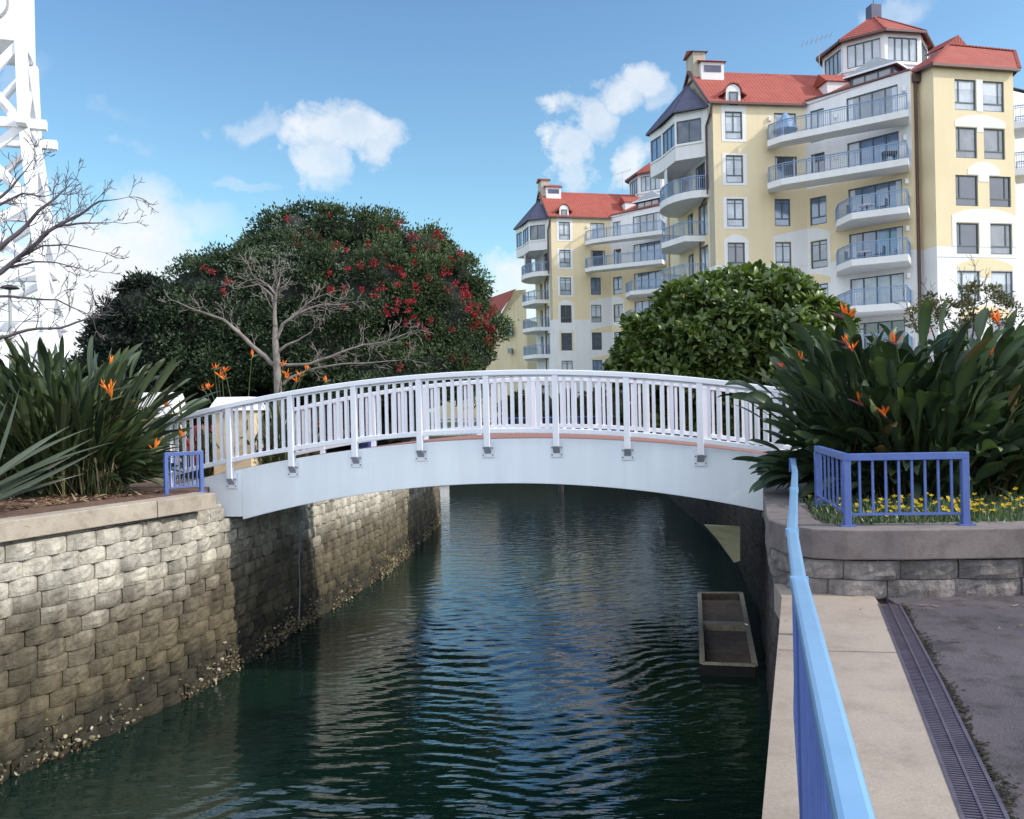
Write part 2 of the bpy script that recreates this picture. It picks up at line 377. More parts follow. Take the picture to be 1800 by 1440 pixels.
# banks of cumulus over the canal: (direction, extent, density)
CL=[(600,225,95,30,.85),(655,245,42,34,.75),(560,275,46,42,.70),(450,208,55,24,.45),(420,330,60,14,.35),(560,312,34,30,.50),
 (1110,135,55,34,.85),(1065,172,52,34,.85),(1010,215,48,36,.85),(980,265,36,42,.8),(985,315,36,34,.7),(1092,300,44,44,.85),(1145,165,32,34,.5),
 (150,490,130,95,1.1),(70,580,190,90,1.2),(245,440,75,110,.9),(290,395,100,34,.5),(330,410,110,26,.35),(60,140,30,60,.25),(60,350,90,60,.3),
 (870,480,75,42,.95),(850,530,110,40,.9),(1580,15,70,30,.35),(265,245,30,12,.2),(240,180,30,12,.15),(700,640,500,60,.5)]
tot=None
for (u,v,ru,rv,st) in CL:
    a0,e0=azel(u,v); ra=ru/F*1.15; re=rv/F*1.2
    da=mth(n,l,'DIVIDE',mth(n,l,'SUBTRACT',azw,a0),ra); de=mth(n,l,'DIVIDE',mth(n,l,'SUBTRACT',elw,e0),re)
    q=mth(n,l,'ADD',mth(n,l,'MULTIPLY',da,da),mth(n,l,'MULTIPLY',de,de))
    x=mth(n,l,'MULTIPLY',mth(n,l,'SUBTRACT',1.25,q,True),st)
    tot=x if tot is None else mth(n,l,'MAXIMUM',tot,x)
# unseen cumulus added behind and beside the viewer as fill light
side=ramp(n,l,nB.outputs['Fac'],[(.36,(0,0,0)),(.50,(1,1,1))])
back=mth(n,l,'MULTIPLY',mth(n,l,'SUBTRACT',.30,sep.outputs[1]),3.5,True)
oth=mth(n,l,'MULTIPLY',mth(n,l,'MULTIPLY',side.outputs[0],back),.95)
tot=mth(n,l,'MAXIMUM',tot,oth)
dens=mth(n,l,'ADD',tot,mth(n,l,'MULTIPLY',mth(n,l,'SUBTRACT',nA.outputs['Fac'],.5),1.5))
msk=ramp(n,l,dens,[(.12,(0,0,0)),(.50,(.42,.42,.42)),(1.0,(1,1,1))])
cm=mth(n,l,'MULTIPLY',msk.outputs[0],mth(n,l,'MINIMUM',mth(n,l,'MULTIPLY',tot,3.),1.),True)
shade=ramp(n,l,nC.outputs[2],[(.35,(5.6,6.0,6.6)),(.6,(6.6,6.75,6.9))])
gr=ramp(n,l,el,[(.10,(1.22,1.60,1.47)),(.46,(.98,1.27,1.42))])
tint=mix(n,l,sky.outputs[0],gr.outputs[0],1.,'MULTIPLY')
shb=mix(n,l,shade.outputs[0],(12.2,13.0,14.4),back)  # out-of-view clouds brightened to fill the shaded faces
low_=mth(n,l,'POWER',mth(n,l,'SUBTRACT',1.,mth(n,l,'MULTIPLY',mth(n,l,'ABSOLUTE',el),7.),True),1.6)
hz=mix(n,l,tint,(4.6,5.4,6.1),mth(n,l,'MULTIPLY',low_,.85))
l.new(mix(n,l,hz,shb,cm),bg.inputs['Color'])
S.view_settings.view_transform='Standard'; S.view_settings.look='None'; S.view_settings.exposure=0; S.view_settings.gamma=1
S.render.engine='CYCLES'; S.cycles.max_bounces=6; S.cycles.transparent_max_bounces=6; S.cycles.use_denoising=True
S.cycles.caustics_reflective=False; S.cycles.caustics_refractive=False
# ---------------------------------------------------------------- terrain
LW=[(-14,-12),(-9.6,2),(-7.6,7),(-6.18,10.14),(-5.55,11.62),(-5.02,13.16),(-4.72,14.8),(-4.36,17.06),(-3.95,19.2),(-3.45,22.68),(-3.08,27.85),(-2.85,32.85)]
RW=[(-3.2,-12),(-.45,-.6),(.95,3.29),(2.22,7.06),(2.50,8.35),(3.13,10.55),(3.95,13.4),(5.0,17.5),(6.0,23),(6.7,30.4),(7.3,40),(9,52)]
def lz(p): return -.16 if 14.35<p.y<17.25 else .14
def sheet(name,poly,z,m,kind='structure',h=0):
    mb=MB(); mb.prism(poly,z-(h or .05),z); o=mb.build(name,m); tag(o,kind=kind); return o
sheet('left_bank_ground',[(x-.45,y) for x,y in LW[2:]]+[(-60,38),(-900,60),(-900,-60),(-30,-60),(-14,-12)],.03,M['grass'],h=.03)
sheet('right_bank_ground',[(3.6,12.4)]+RW[7:]+[(4,54),(-60,52),(-900,90),(-900,1600),(900,1600),(900,7.5),(3.6,7.5)],-.02,M['grass'],h=.03)
sheet('waterside_pavement',[(10.5,45),(9.6,54.5),(4,56),(-60,54),(-60,60),(11,60),(60,40),(60,36)],.01,M['paved'],h=.02)
# water: rippled sheet, fine near the viewer, coarse beyond
def wavez(x,y):
    rg=np.random.default_rng(3); z=np.zeros_like(x)
    wx=x+.35*np.sin(y*.9+x*.4)+.2*np.sin(x*1.7-y*.6); wy=y+.25*np.sin(x*1.1+1.)+.12*np.sin(x*2.9+y*.7)
    for k in range(34):
        lam=math.exp(rg.uniform(math.log(.10),math.log(.46))); a=rg.normal(PI/2,.42)+.12
        kx,ky=math.cos(a)*2*PI/lam,math.sin(a)*2*PI/lam
        z+=.0070*lam**1.0*np.sin(kx*wx+ky*wy+rg.uniform(0,6.28))
    env=.55+.45*np.sin(x*.55+y*.23+1)*np.sin(y*.31-x*.2)
    return z*env
xs=np.arange(-9,8.0,.07); ys=np.concatenate([np.arange(2,12,.045),np.arange(12,22,.07),np.arange(22,56,.16)])
X,Y=np.meshgrid(xs,ys); Z=-2.7+wavez(X,Y)*np.clip((60-Y)/40,.35,1)
V=np.stack([X,Y,Z],-1).reshape(-1,3); nxn=len(xs); nyn=len(ys)
ii,jj=np.meshgrid(np.arange(nxn-1),np.arange(nyn-1)); q=(jj*nxn+ii).reshape(-1,1)
o=npmesh('canal_water',V,np.concatenate([q,q+1,q+nxn+1,q+nxn],1),None,M['water'],smooth=True); tag(o,kind='structure')
mb=MB()
for a in ([(-200,-60),(60,-60),(60,2),(-200,2)],[(-200,2),(-9,2),(-9,55.8),(-200,55.8)],[(-200,55.8),(60,55.8),(60,90),(-200,90)],[(8,2),(60,2),(60,55.8),(8,55.8)]):
    mb.add([(x,y,-2.7) for x,y in a],[(0,1,2,3)])
o=mb.build('far_water',M['water']); tag(o,kind='structure')
mb=MB(); mb.add([(-900,-300,-5),(900,-300,-5),(900,1600,-5),(-900,1600,-5)],[(0,1,2,3)]); tag(mb.build('canal_bed',M['soil']),kind='structure')
# ---------------------------------------------------------------- canal walls
lw=empty('block_retaining_wall',(-5,13,-2.7)); tag(lw,'long pale split face block wall on the left side of the canal, shell crusted below','retaining wall')
def rel(o,root):
    o.location=-root.location; return o
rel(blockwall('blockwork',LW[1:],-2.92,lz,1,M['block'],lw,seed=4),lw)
def ribbon(name,inner,outer,z0,z1,m,parent=None,bev=.012):
    mb=MB(); n_=len(inner)
    for i in range(n_-1):
        a,b,c_,d=outer[i],outer[i+1],inner[i+1],inner[i]
        mb.prism([a,b,c_,d],z0,z1)
    return mb.build(name,m,parent)
def offset(path,d):
    out=[]
    for i,p in enumerate(path):
        a=Vector(path[max(i-1,0)]);b=Vector(path[min(i+1,len(path)-1)]);t=(b-a).normalized(); out.append((p[0]+t.y*d,p[1]-t.x*d))
    return out
def solidribbon(name,path,d0,d1,z0,z1,m,parent=None):
    A=offset(path,d0);B=offset(path,d1);n_=len(path);vs=[]
    for a,b in zip(A,B): vs+=[(a[0],a[1],z0),(a[0],a[1],z1),(b[0],b[1],z1),(b[0],b[1],z0)]
    fs=[(3,2,1,0)]
    for i in range(n_-1):
        k=i*4
        for j in range(4): fs.append((k+j,k+(j+1)%4,k+4+(j+1)%4,k+4+j))
    k=(n_-1)*4; fs.append((k,k+1,k+2,k+3))
    if d1>d0: fs=[f[::-1] for f in fs]
    mb=MB(); mb.add(vs,fs); o=mb.build(name,m,parent)
    b=o.modifiers.new('bevel','BEVEL'); b.width=.012; b.segments=2; b.limit_method='ANGLE'; b.angle_limit=.9
    return o
LC=[(-12.5,-7),(-9.65,2),(-7.68,7),(-6.2,10.04)]
cop=LC+[(-5.55,11.55)]; 
LCs=[LC,[(-6.195,10.055),(-5.6,11.45),(-5.2,12.35)],[(-5.195,12.365),(-4.90,13.05),(-4.72,13.42)]]
for seg in LCs: rel(solidribbon('coping',seg,.05,-.42,.145,.39,M['coping'],lw),lw)
# hanging cable down the wall
mb=MB(); pts=[W(527,882+i*36,d=16.9)+Vector((rnd.uniform(-.02,.02),0,0)) for i in range(7)]
mb.tube(pts,[.012]*7,5); tag(mb.build('hanging_cable',M['shellgrey'] if 'shellgrey' in M else M['greymetal']),'thin pale cable hanging down the block wall from under the bridge to the water','cable')
# oysters along the tide line
rg=np.random.default_rng(5); mb=MB()
def lw_at(s,path=LW[1:]):
    P=[Vector(p) for p in path]
    for i in range(1,len(P)):
        L_=(P[i]-P[i-1]).length
        if s<=L_: t=(P[i]-P[i-1])/L_; return P[i-1]+t*s,Vector((t.y,-t.x))
        s-=L_
    return P[-1],Vector((t.y,-t.x))
r2=random.Random(9)
for k in range(6500):
    s=7.0+r2.random()**.8*24.5; 
    cl=math.sin(s*2.1)+math.sin(s*5.3+1)+math.sin(s*.8+2)
    if r2.random()>.40+.25*cl: continue
    p,nn=lw_at(s); z=-2.72+abs(r2.gauss(0,.22))+max(0,cl)*.05*r2.random(); out=.05+r2.random()*.05
    tq=r2.uniform(.55,.9); c0=Vector((p.x+nn.x*out,p.y+nn.y*out,z)); sz=r2.uniform(.010,.034)*(1.2 if s<13 else 1)
    A=Vector((r2.gauss(0,1),r2.gauss(0,1),r2.gauss(0,1)))+Vector((nn.x,nn.y,.6))*1.2; A.normalize(); B=A.cross(Vector((r2.gauss(0,1),r2.gauss(0,1),r2.gauss(0,1)))).normalized(); C_=A.cross(B)
    tone=r2.choice([(.50,.44,.30),(.36,.31,.19),(.60,.54,.42),(.24,.22,.11),(.16,.14,.08),(.46,.36,.17),(.2,.17,.10),(.30,.17,.09)])
    m_=7; ring=[c0+(B*math.cos(a)*sz*r2.uniform(.5,.9)+A*math.sin(a)*sz*r2.uniform(.8,1.2)) for a in [2*PI*i/m_ for i in range(m_)]]
    mb.add(ring+[c0+C_*sz*.35,c0-C_*sz*.25],[(i,(i+1)%m_,m_) for i in range(m_)]+[((i+1)%m_,i,m_+1) for i in range(m_)],0,tuple(q_*tq for q_ in tone))
tag(mb.build('oyster_shells',M['shell']),'clusters of pale oyster shells crusting the foot of the left canal wall','shells',kind='stuff')
# right canal wall below the path and beyond the bridge
rw=empty('canal_wall',(2,7,-2.7)); tag(rw,'dark shaded block wall under the concrete path on the right side of the canal','retaining wall')
RWz=lambda p: -.20 if p.y<12.2 else (-.2 if p.y<17 else -.12)
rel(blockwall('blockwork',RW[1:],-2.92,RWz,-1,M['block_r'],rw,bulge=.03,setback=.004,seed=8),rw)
farw=empty('far_canal_wall',(-10,52,-2.7)); tag(farw,'distant low wall closing the water beyond the bridge','retaining wall')
mb=MB(); fp=[(9,52),(4,54),(-60,52)]
for a,b in zip(fp,fp[1:]): mb.bar((a[0],a[1]+.15,-1.4),(b[0],b[1]+.15,-1.4),.3,2.75)
rel(mb.build('wall_face',M['block_r'],farw),farw)
# boards for a sunlit patch of the right wall, sunlight put into their colour
tp=empty('sunlit_timber_patch',(4.5,18,-1.8)); tag(tp,'timber boards coloured pale as if sunlit, low in the dark right wall under the bridge end','panel')
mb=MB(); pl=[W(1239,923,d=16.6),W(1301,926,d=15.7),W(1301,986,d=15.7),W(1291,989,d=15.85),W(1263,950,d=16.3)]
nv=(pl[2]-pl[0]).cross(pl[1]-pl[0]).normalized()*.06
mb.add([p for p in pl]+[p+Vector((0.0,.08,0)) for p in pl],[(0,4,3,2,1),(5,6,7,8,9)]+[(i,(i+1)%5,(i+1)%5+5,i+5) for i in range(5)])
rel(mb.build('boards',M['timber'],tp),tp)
# open concrete box in the water, two bays
bx=empty('concrete_box',(3.8,15.5,-2.7)); tag(bx,'open stained concrete box with two bays at the foot of the right canal wall','box')
c_=[Vector((*W(u,v,Z=-2.52)[:2],0)) for u,v in ((1234,1167),(1328,1171),(1303,1042),(1229,1042))]
m1=[c_[0].lerp(c_[3],.52),c_[1].lerp(c_[2],.52)]
cc_=sum(c_,Vector())/4
for nm_,mm_,ins in (('shell',M['wetshade'],0.),('lining',M['rust'],.045)):
    mb=MB(); k_=[p+(cc_-p).normalized()*ins*1.4 for p in c_]
    for a,b in zip(k_,k_[1:]+k_[:1]): mb.bar((a.x,a.y,-2.78),(b.x,b.y,-2.78),.045,.5)
    rel(mb.build(nm_,mm_,bx),bx)
mb=MB(); k_=[p+(cc_-p).normalized()*.03 for p in c_]
for a,b in zip(k_,k_[1:]+k_[:1]): mb.bar((a.x,a.y,-2.518),(b.x,b.y,-2.518),.085,.03)
rel(mb.build('rim',M['rim'],bx),bx)
mb=MB(); mb.bar((m1[0].x,m1[0].y,-2.78),(m1[1].x,m1[1].y,-2.78),.30,.46); rel(mb.build('divider',M['rim'],bx),bx)
mb=MB(); mb.add([(c_[i].x,c_[i].y,-2.662) for i in range(4)],[(0,1,2,3)]); rel(mb.build('silt_floor',M['rust'],bx),bx)
# ---------------------------------------------------------------- path, drain, asphalt
DL=[(-.4,-2),(.55,.6),(1.69,3.26),(2.25,4.9),(2.88,6.77)]; DR=[(-.22,-2.06),(.72,.56),(1.845,3.22),(2.41,4.86),(3.03,6.75)]
pe=[(-1.2,-2.2),(-.5,-.62),(.93,3.29),(2.20,7.06)]
sheet('concrete_path',pe+[(2.3,7.6),(3.1,7.6)]+[DL[4]]+DL[3::-1],0,M['path'],h=.24)
sheet('asphalt_yard',[DR[0]]+DR[1:]+[(3.1,7.6),(60,7.6),(60,-60),(-1.2,-60)],-.012,M['asphalt'],h=.05)
for yj in (2.2,5.55):
    k_=(yj+.62)/(3.29+.62) if yj<3.29 else 0
    xl=.93+(2.20-.93)*(yj-3.29)/(7.06-3.29) if yj>3.29 else -.5+(.93+.5)*(yj+.62)/3.91
    xr=1.69+(2.88-1.69)*(yj-3.26)/(6.77-3.26) if yj>3.26 else .55+(1.69-.55)*(yj-.6)/2.66
    mb=MB(); mb.bar((xl+.01,yj,.001),(xr-.03,yj-.12,.001),.006,.004); tag(mb.build('path_joint',M['joint']),kind='structure')
dg=empty('drain_grate',(2,4,0)); tag(dg,'long dark slotted drain grate between the concrete path and the asphalt','drain')
def lerp_path(P,t):
    k=t*(len(P)-1); i=min(int(k),len(P)-2); f_=k-i; return Vector((P[i][0]+(P[i+1][0]-P[i][0])*f_,P[i][1]+(P[i+1][1]-P[i][1])*f_,0))
mb=MB(); N_=255
for i in range(N_):
    t=.12+.88*(i+.5)/N_; a=lerp_path(DL,t);b=lerp_path(DR,t); mb.bar(a+Vector((0,0,-.006)),b+Vector((0,0,-.006)),.012,.012)
rel(mb.build('slats',M['grate'],dg),dg)
mb=MB()
for P_,w_ in ((DL,.016),(DR,.016),([((a[0]+b[0])/2,(a[1]+b[1])/2) for a,b in zip(DL,DR)],.012)):
    for i in range(len(P_)-1): mb.bar((*P_[i],-.004),(*P_[i+1],-.004),w_,.016)
rel(mb.build('frame',M['grate'],dg),dg)
mb=MB()
for i in range(len(DL)-1): mb.add([(*DL[i],-.05),(*DR[i],-.05),(*DR[i+1],-.05),(*DL[i+1],-.05)],[(0,1,2,3)])
rel(mb.build('channel',M['black'],dg),dg)
# ---------------------------------------------------------------- raised planter on the right
PC=[(3.95,13.0),(3.13,10.55),(2.70,9.0),(2.47,8.2),(2.36,7.75),(2.38,7.4),(2.52,7.18),(2.75,7.08),(3.2,7.03),(4.18,7.0),(7,6.95),(12,6.9)]
pw=empty('planter_wall',(4,7,0)); tag(pw,'curved low planter wall of dark grey blocks with a smooth concrete coping','planter wall')
rel(blockwall('blockwork',PC[1:],-.03,lambda p:.34,1,M['block_p'],pw,ch=.16,bl=.50,bulge=.035,setback=.0,seed=2,nx=7,nz=4),pw)
rel(solidribbon('coping',PC,.05,-.36,.30,.55,M['coping_r'],pw),pw)
sheet('planter_soil',[(4.3,13.0),(3.47,10.4),(3.02,8.9),(2.8,8.1),(2.72,7.75),(2.85,7.45),(3.2,7.37),(12,7.25),(40,7.2),(40,13)],.52,M['soil'],h=.5)
sheet('mulch_bed',[(-5.1,13.42),(-5.25,13.0),(-6.5,10.1),(-8.0,7),(-10,2),(-30,2),(-30,16),(-5.2,16)],.40,M['mulch'],h=.35)
# ---------------------------------------------------------------- bridge
TH=math.radians(10); BD=Vector((math.cos(TH),-math.sin(TH),0)); BN=Vector((math.sin(TH),math.cos(TH),0)); B0=Vector((0,13.5,0)); BWD=3.25
def bp(t,w,z): return B0+BD*t+BN*w+Vector((0,0,z))
zr=lambda t:2.225-.0205*(t+.25)**2
ztop=lambda t:1.14-.0205*(t-.02)**2
zsof=lambda t:.43-.0285*(t+.1)**2
br=empty('footbridge',B0); tag(br,'white arched footbridge with picket railings spanning the canal','footbridge')
def arcmesh(name,t0,t1,w0,w1,fl,fh,m,n_=60,bev=0):
    vs=[];fs=[]
    for i in range(n_+1):
        t=t0+(t1-t0)*i/n_
        for w_,f_ in ((w0,fl),(w1,fl),(w1,fh),(w0,fh)): vs.append(bp(t,w_,f_(t)))
    for i in range(n_):
        for j in range(4): a=i*4+j;b=i*4+(j+1)%4; fs.append((a,b,b+4,a+4))
    fs.append((3,2,1,0)); k=n_*4; fs.append((k,k+1,k+2,k+3))
    fs=[f[::-1] for f in fs]
    mb=MB(); mb.add(vs,fs); o=mb.build(name,m,br,smooth=False); rel(o,br)
    if bev:
        b=o.modifiers.new('bevel','BEVEL'); b.width=bev; b.segments=2; b.limit_method='ANGLE'; b.angle_limit=.9
    return o
zl=lambda t: zsof(t) if -4.62<t<3.9 else (-.12 if t<0 else -.02)
arcmesh('girder',-4.62,3.9,0,.22,zsof,ztop,M['girder'],bev=.01)
arcmesh('girder',-4.75,4.1,BWD-.22,BWD,zsof,ztop,M['girder'])
# end blocks of the near girder running into the banks
arcmesh('girder_end',-6.6,-4.622,.01,.22,lambda t:-.10,ztop,M['girder'],12); arcmesh('girder_end',3.902,5.6,.03,.22,lambda t:.12,ztop,M['girder'],12)
arcmesh('soffit_slab',-4.8,4.1,.22,BWD-.22,lambda t:zsof(t)+.12,lambda t:ztop(t)-.16,M['rust'])
arcmesh('deck',-6.6,5.6,.05,BWD-.05,lambda t:ztop(t)-.15,lambda t:ztop(t)+.008+.0,M['paving'])
posts=[-.40+1.1*k for k in range(-5,5)]
npick=0
for side,w0 in ((0,-.09),(1,BWD+.03)):
    tA,tB=(-6.05,4.15) if side==0 else (-5.3,4.9)
    sg=-1 if side==0 else 1
    hr=arcmesh('handrail',tA,tB,w0-.02,w0+.09,lambda t:zr(t)-.085,zr,M['wpaint'],bev=.012)
    arcmesh('bottom_rail',tA,tB,w0+.0,w0+.07,lambda t:zr(t)-.995,lambda t:zr(t)-.915,M['wpaint'],bev=.008)
    if side==0:
        arcmesh('sub_rail',tA,tB,w0+.02,w0+.05,lambda t:zr(t)-.115,lambda t:zr(t)-.088,M['wpaint'])
        # end return dropping at the right
        mb=MB(); mb.bar(bp(4.15,w0+.035,zr(4.15)-.045),bp(4.85,w0+.035,zr(4.15)-.36),.11,.085); rel(mb.build('end_return',M['wpaint'],br),br)
    pp=posts if side==0 else [p+.25 for p in posts]
    for t in pp:
        if t<tA-.05 or t>tB: continue
        mb=MB(); c0=bp(t,w0+.035,0); zt=zr(t)-.01; zb=ztop(t)-.12
        mb.box(c0+Vector((0,0,(zt+zb)/2)),(.095,.095,zt-zb),(BD,BN,Vector((0,0,1)))); p_=rel(mb.build('post',M['wpaint'],br,bevel=.006),br)
        if side==0 and t<4.0:
            mb=MB(); # angled shoe bolted to the girder
            b0=bp(t,-.008,0); x=BD*.075; zz=Vector((0,0,1))
            mb.box(b0+zz*(zb-.04),(.20,.014,.26),(BD,BN,zz))
            mb.build('base_plate',M['wpaint'],br); 
            o=bpy.context.scene.objects[-1] if False else None
            br.children[-1] if False else None
            mb2=MB(); f0=bp(t,w0-.012,0)
            vs=[b0-x*.7+zz*(zb),b0+x*.7+zz*zb,b0+x*.7+zz*(zb-.12),b0-x*.7+zz*(zb-.12),f0-x*.7+zz*(zb+.0),f0+x*.7+zz*(zb+.0)]
            mb2.add(vs,[(0,4,5,1),(4,3,2,5),(0,3,4),(1,5,2)]); rel(mb2.build('bracket',M['bracket'],br),br)
            mb3=MB()
            for dx in (-.075,.075):
                for dz in (-.13,-.02): mb3.box(bp(t,-.02,zb+dz)+BD*dx,(.018,.012,.018),(BD,BN,zz))
            rel(mb3.build('bolts',M['bolt'],br),br)
    stuff=MB()
    full=[tA+.05]+[p for p in pp if tA<p<tB]+[tB]
    for a,b in zip(full,full[1:]):
        ng=max(2,round((b-a)/.1375)); 
        for i in range(1,ng):
            t=a+(b-a)*i/ng; w_=.052
            c0=bp(t,w0+.035,(zr(t)-.09+zr(t)-.93)/2)
            if side==0 or (npick<100 and side==1 and -2<t<3.5):
                mb=MB(); mb.box(c0,(w_,.03,.84),(BD,BN,Vector((0,0,1)))); rel(mb.build('picket',M['wpaint'],br),br); npick+=1
            else: stuff.box(c0,(w_,.03,.84),(BD,BN,Vector((0,0,1))))
    if stuff.v: tag(rel(stuff.build('far_pickets',M['wpaint'],br),br),kind='stuff')
for o in br.children:
    if o.name.startswith('base_plate'): rel(o,br)
# brick approach ramp on the left and its low wall
sheet('brick_ramp',[tuple(bp(-6.6,.1,0)[:2]),tuple(bp(-11,.1,0)[:2]),tuple(bp(-11,BWD,0)[:2]),tuple(bp(-6.6,BWD,0)[:2])],.24,M['paving'],h=.3)
# ---------------------------------------------------------------- blue railing beside the path
bl=empty('blue_railing',(1.2,3.5,0)); tag(bl,'light blue metal handrail with pickets running along the path edge above the water','railing')
RL=[(-.55,-1.6),(.14,.10),(.485,1.23),(.98,2.95),(1.33,4.09),(2.55,7.73),(3.05,9.3)]
RL3=[Vector((x,y,0)) for x,y in RL]
def rail_seg(a,b,w_,z0,z1,name,m,bev=.004):
    mb=MB(); mb.bar((a.x,a.y,(z0+z1)/2),(b.x,b.y,(z0+z1)/2),w_,z1-z0); return rel(mb.build(name,m,bl,bevel=bev),bl)
# swept handrail with joints
top=[RL3[0],RL3[1],RL3[2],RL3[3]]
def swept(path,d0,d1,z0,z1,name,m): return rel(solidribbon(name,[(p.x,p.y) for p in path],d0,d1,z0,z1,m,bl),bl)
swept(top,.029,-.029,.955,1.0,'handrail',M['bluerail'])
swept([top[-1]+Vector((.002,.006,0)),RL3[4],RL3[5]],.026,-.026,.955,.998,'handrail',M['bluerail'])
swept([RL3[5]+Vector((.002,.006,0)),RL3[6]],.026,-.026,.955,.998,'handrail',M['bluerail'])
swept(top,.012,-.012,.10,.14,'bottom_rail',M['bluefence']); swept([top[-1],RL3[4],RL3[5]-Vector((.25,.75,0))],.012,-.012,.10,.14,'bottom_rail',M['bluefence'])
def along(P,step,s0=0):
    out=[];acc=s0
    for a,b in zip(P,P[1:]):
        L_=(b-a).length
        while acc<L_: out.append((a+(b-a)*(acc/L_),(b-a).normalized())); acc+=step
        acc-=L_
    return out
mz=Vector((0,0,1))
for p,t in along(RL3,.115,.06):
    if p.y<-.1: continue
    z0=.12 if p.y<7.0 else .56
    mb=MB(); mb.box((p.x,p.y,(z0+.955)/2),(.014,.014,.955-z0),(t,Vector((t.y,-t.x,0)),mz)); rel(mb.build('picket',M['bluefence'],bl),bl)
for p in (RL3[1],RL3[3],RL3[4]*.5+RL3[5]*.5,RL3[5],RL3[6]):
    t=Vector((.3,.95,0)).normalized(); z0=-.0 if p.y<7 else .5
    mb=MB(); mb.box((p.x,p.y,(z0+.954)/2),(.045,.03,.954-z0),(t,Vector((t.y,-t.x,0)),mz)); rel(mb.build('post',M['bluefence'],bl),bl)
for p in (RL3[3],RL3[4],RL3[4]*.45+RL3[5]*.55):
    t=Vector((.3,.95,0)).normalized(); mb=MB(); mb.box((p.x,p.y,.982),(.018,.062,.042),(t,Vector((t.y,-t.x,0)),mz)); rel(mb.build('joint_sleeve',M['bluerail'],bl,bevel=.004),bl)
mb=MB(); e_=RL3[6]; mb.box((e_.x+.01,e_.y+.04,.93),(.07,.05,.15),None); rel(mb.build('end_plate',M['darkblue'],bl,bevel=.004),bl)
# small blue guard frames on the planters
def guard(name,pts,zb,h,nb,label,n2=0):
    root=empty(name,(pts[0][0],pts[0][1],zb)); tag(root,label,'fence')
    P_=[Vector((x,y,0)) for x,y in pts]
    for i,(a,b) in enumerate(zip(P_,P_[1:])):
        t=(b-a).normalized(); L_=(b-a).length; nn=Vector((t.y,-t.x,0))
        mb=MB(); mb.bar(a+mz*(zb+h-.035)-t*.025,b+mz*(zb+h-.035)+t*.03,.055,.06); rel(mb.build('top_rail',M['bluefence'],root,bevel=.004),root)
        mb=MB(); mb.bar(a+mz*(zb+.10)+t*.027,b+mz*(zb+.10)-t*.027,.02,.022); rel(mb.build('bottom_rail',M['bluefence'],root),root)
        n_=nb if i==len(P_)-2 else n2
        for k in range(1,n_):
            p=a+(b-a)*(k/n_); mb=MB(); mb.box((p.x,p.y,zb+(h-.065+.11)/2),(.018,.018,h-.175),(t,nn,mz)); rel(mb.build('bar',M['bluefence'],root),root)
    for i,p in enumerate(P_):
        t=(P_[-1]-P_[-2]).normalized(); nn=Vector((t.y,-t.x,0))
        mb=MB(); mb.box((p.x,p.y,zb+(h-.066)/2),(.058,.058,h-.066),(t,nn,mz)); po=rel(mb.build('post',M['bluefence'],root,bevel=.004),root)
        mb=MB(); mb.box((p.x,p.y,zb+.006),(.13,.10,.012),(t,nn,mz)); rel(mb.build('foot_plate',M['bluefence'],root),root)
        mb=MB()
        for bx2 in (-.05,.05): mb.tube([p+t*bx2+mz*(zb+.011),p+t*bx2+mz*(zb+.024)],[.009,.008],6)
        rel(mb.build('bolts',M['bolt'],root),root)
    return root
guard('blue_guard_fence',[(3.12,8.75),(2.83,7.25),(3.79,7.17)],.55,.62,9,'short blue metal guard frame in front of the yellow flowers on the right planter',7)
guard('blue_guard_fence',[(-5.38,13.22),(-4.98,13.62)],.39,.66,8,'small blue metal guard frame at the bridge end of the left planter coping')
# ---------------------------------------------------------------- apartment building
O=Vector((20,60,0))
bA=empty('apartment_building',O); tag(bA,'large cream and white apartment block at the right with terracotta roof and glazed octagonal lantern','apartment building',group='matching apartment blocks')
def part(mb,name,m,parent=None,**k):
    o=mb.build(name,m,parent if parent is not None else bA,off=O,**k); return o
V2=lambda x,y:Vector((x,y,0))
def face(p,q):
    p=V2(*p[:2]);q=V2(*q[:2]); d=(q-p); L_=d.length; d/=L_; return p,d,Vector((d.y,-d.x,0)),L_
UZ=Vector((0,0,1))
wins=[];brnd=random.Random(4);M['blind']=mat('blind_fabric',(.62,.66,.72),(.50,.54,.60),2,.6,stretch=(6,6,.5))
def wallface(mb,p,q,z0,z1,ops=[],zones=((0,0),),depth=.16,th=.0):
    P,d,nn,L_=face(p,q)
    ss=sorted({0,L_,*[x for o in ops for x in (max(0,o[0]),min(L_,o[1]))]}); zs=sorted({z0,z1,*[x for o in ops for x in (o[2],o[3])],*[z for z,_ in zones if z0<z<z1]})
    def midx(z):
        r=zones[0][1]
        for zz,i in zones:
            if z>=zz: r=i
        return r
    for a,b in zip(ss,ss[1:]):
        for c,e in zip(zs,zs[1:]):
            if e<=z0 or c>=z1: continue
            sm,zm=(a+b)/2,(c+e)/2
            if any(o[0]<sm<o[1] and o[2]<zm<o[3] for o in ops): continue
            A=P+d*a;B=P+d*b
            mb.add([A+UZ*c,B+UZ*c,B+UZ*e,A+UZ*e],[(0,1,2,3)],midx(zm))
    for o in ops:
        a,b,c,e=o[:4]; A=P+d*a;B=P+d*b; i=-nn*depth; mi=midx((c+e)/2)
        for q4 in ([A+UZ*c,A+UZ*e,A+UZ*e+i,A+UZ*c+i],[B+UZ*e,B+UZ*c,B+UZ*c+i,B+UZ*e+i],[A+UZ*e,B+UZ*e,B+UZ*e+i,A+UZ*e+i],[B+UZ*c,A+UZ*c,A+UZ*c+i,B+UZ*c+i]):
            mb.add(q4,[(0,1,2,3)],mi)
        if len(o)>4 and o[4]: window(P+d*a-nn*(depth-.05),d,nn,b-a,c,e,o[4],o[5] if len(o)>5 else 'g_dark')
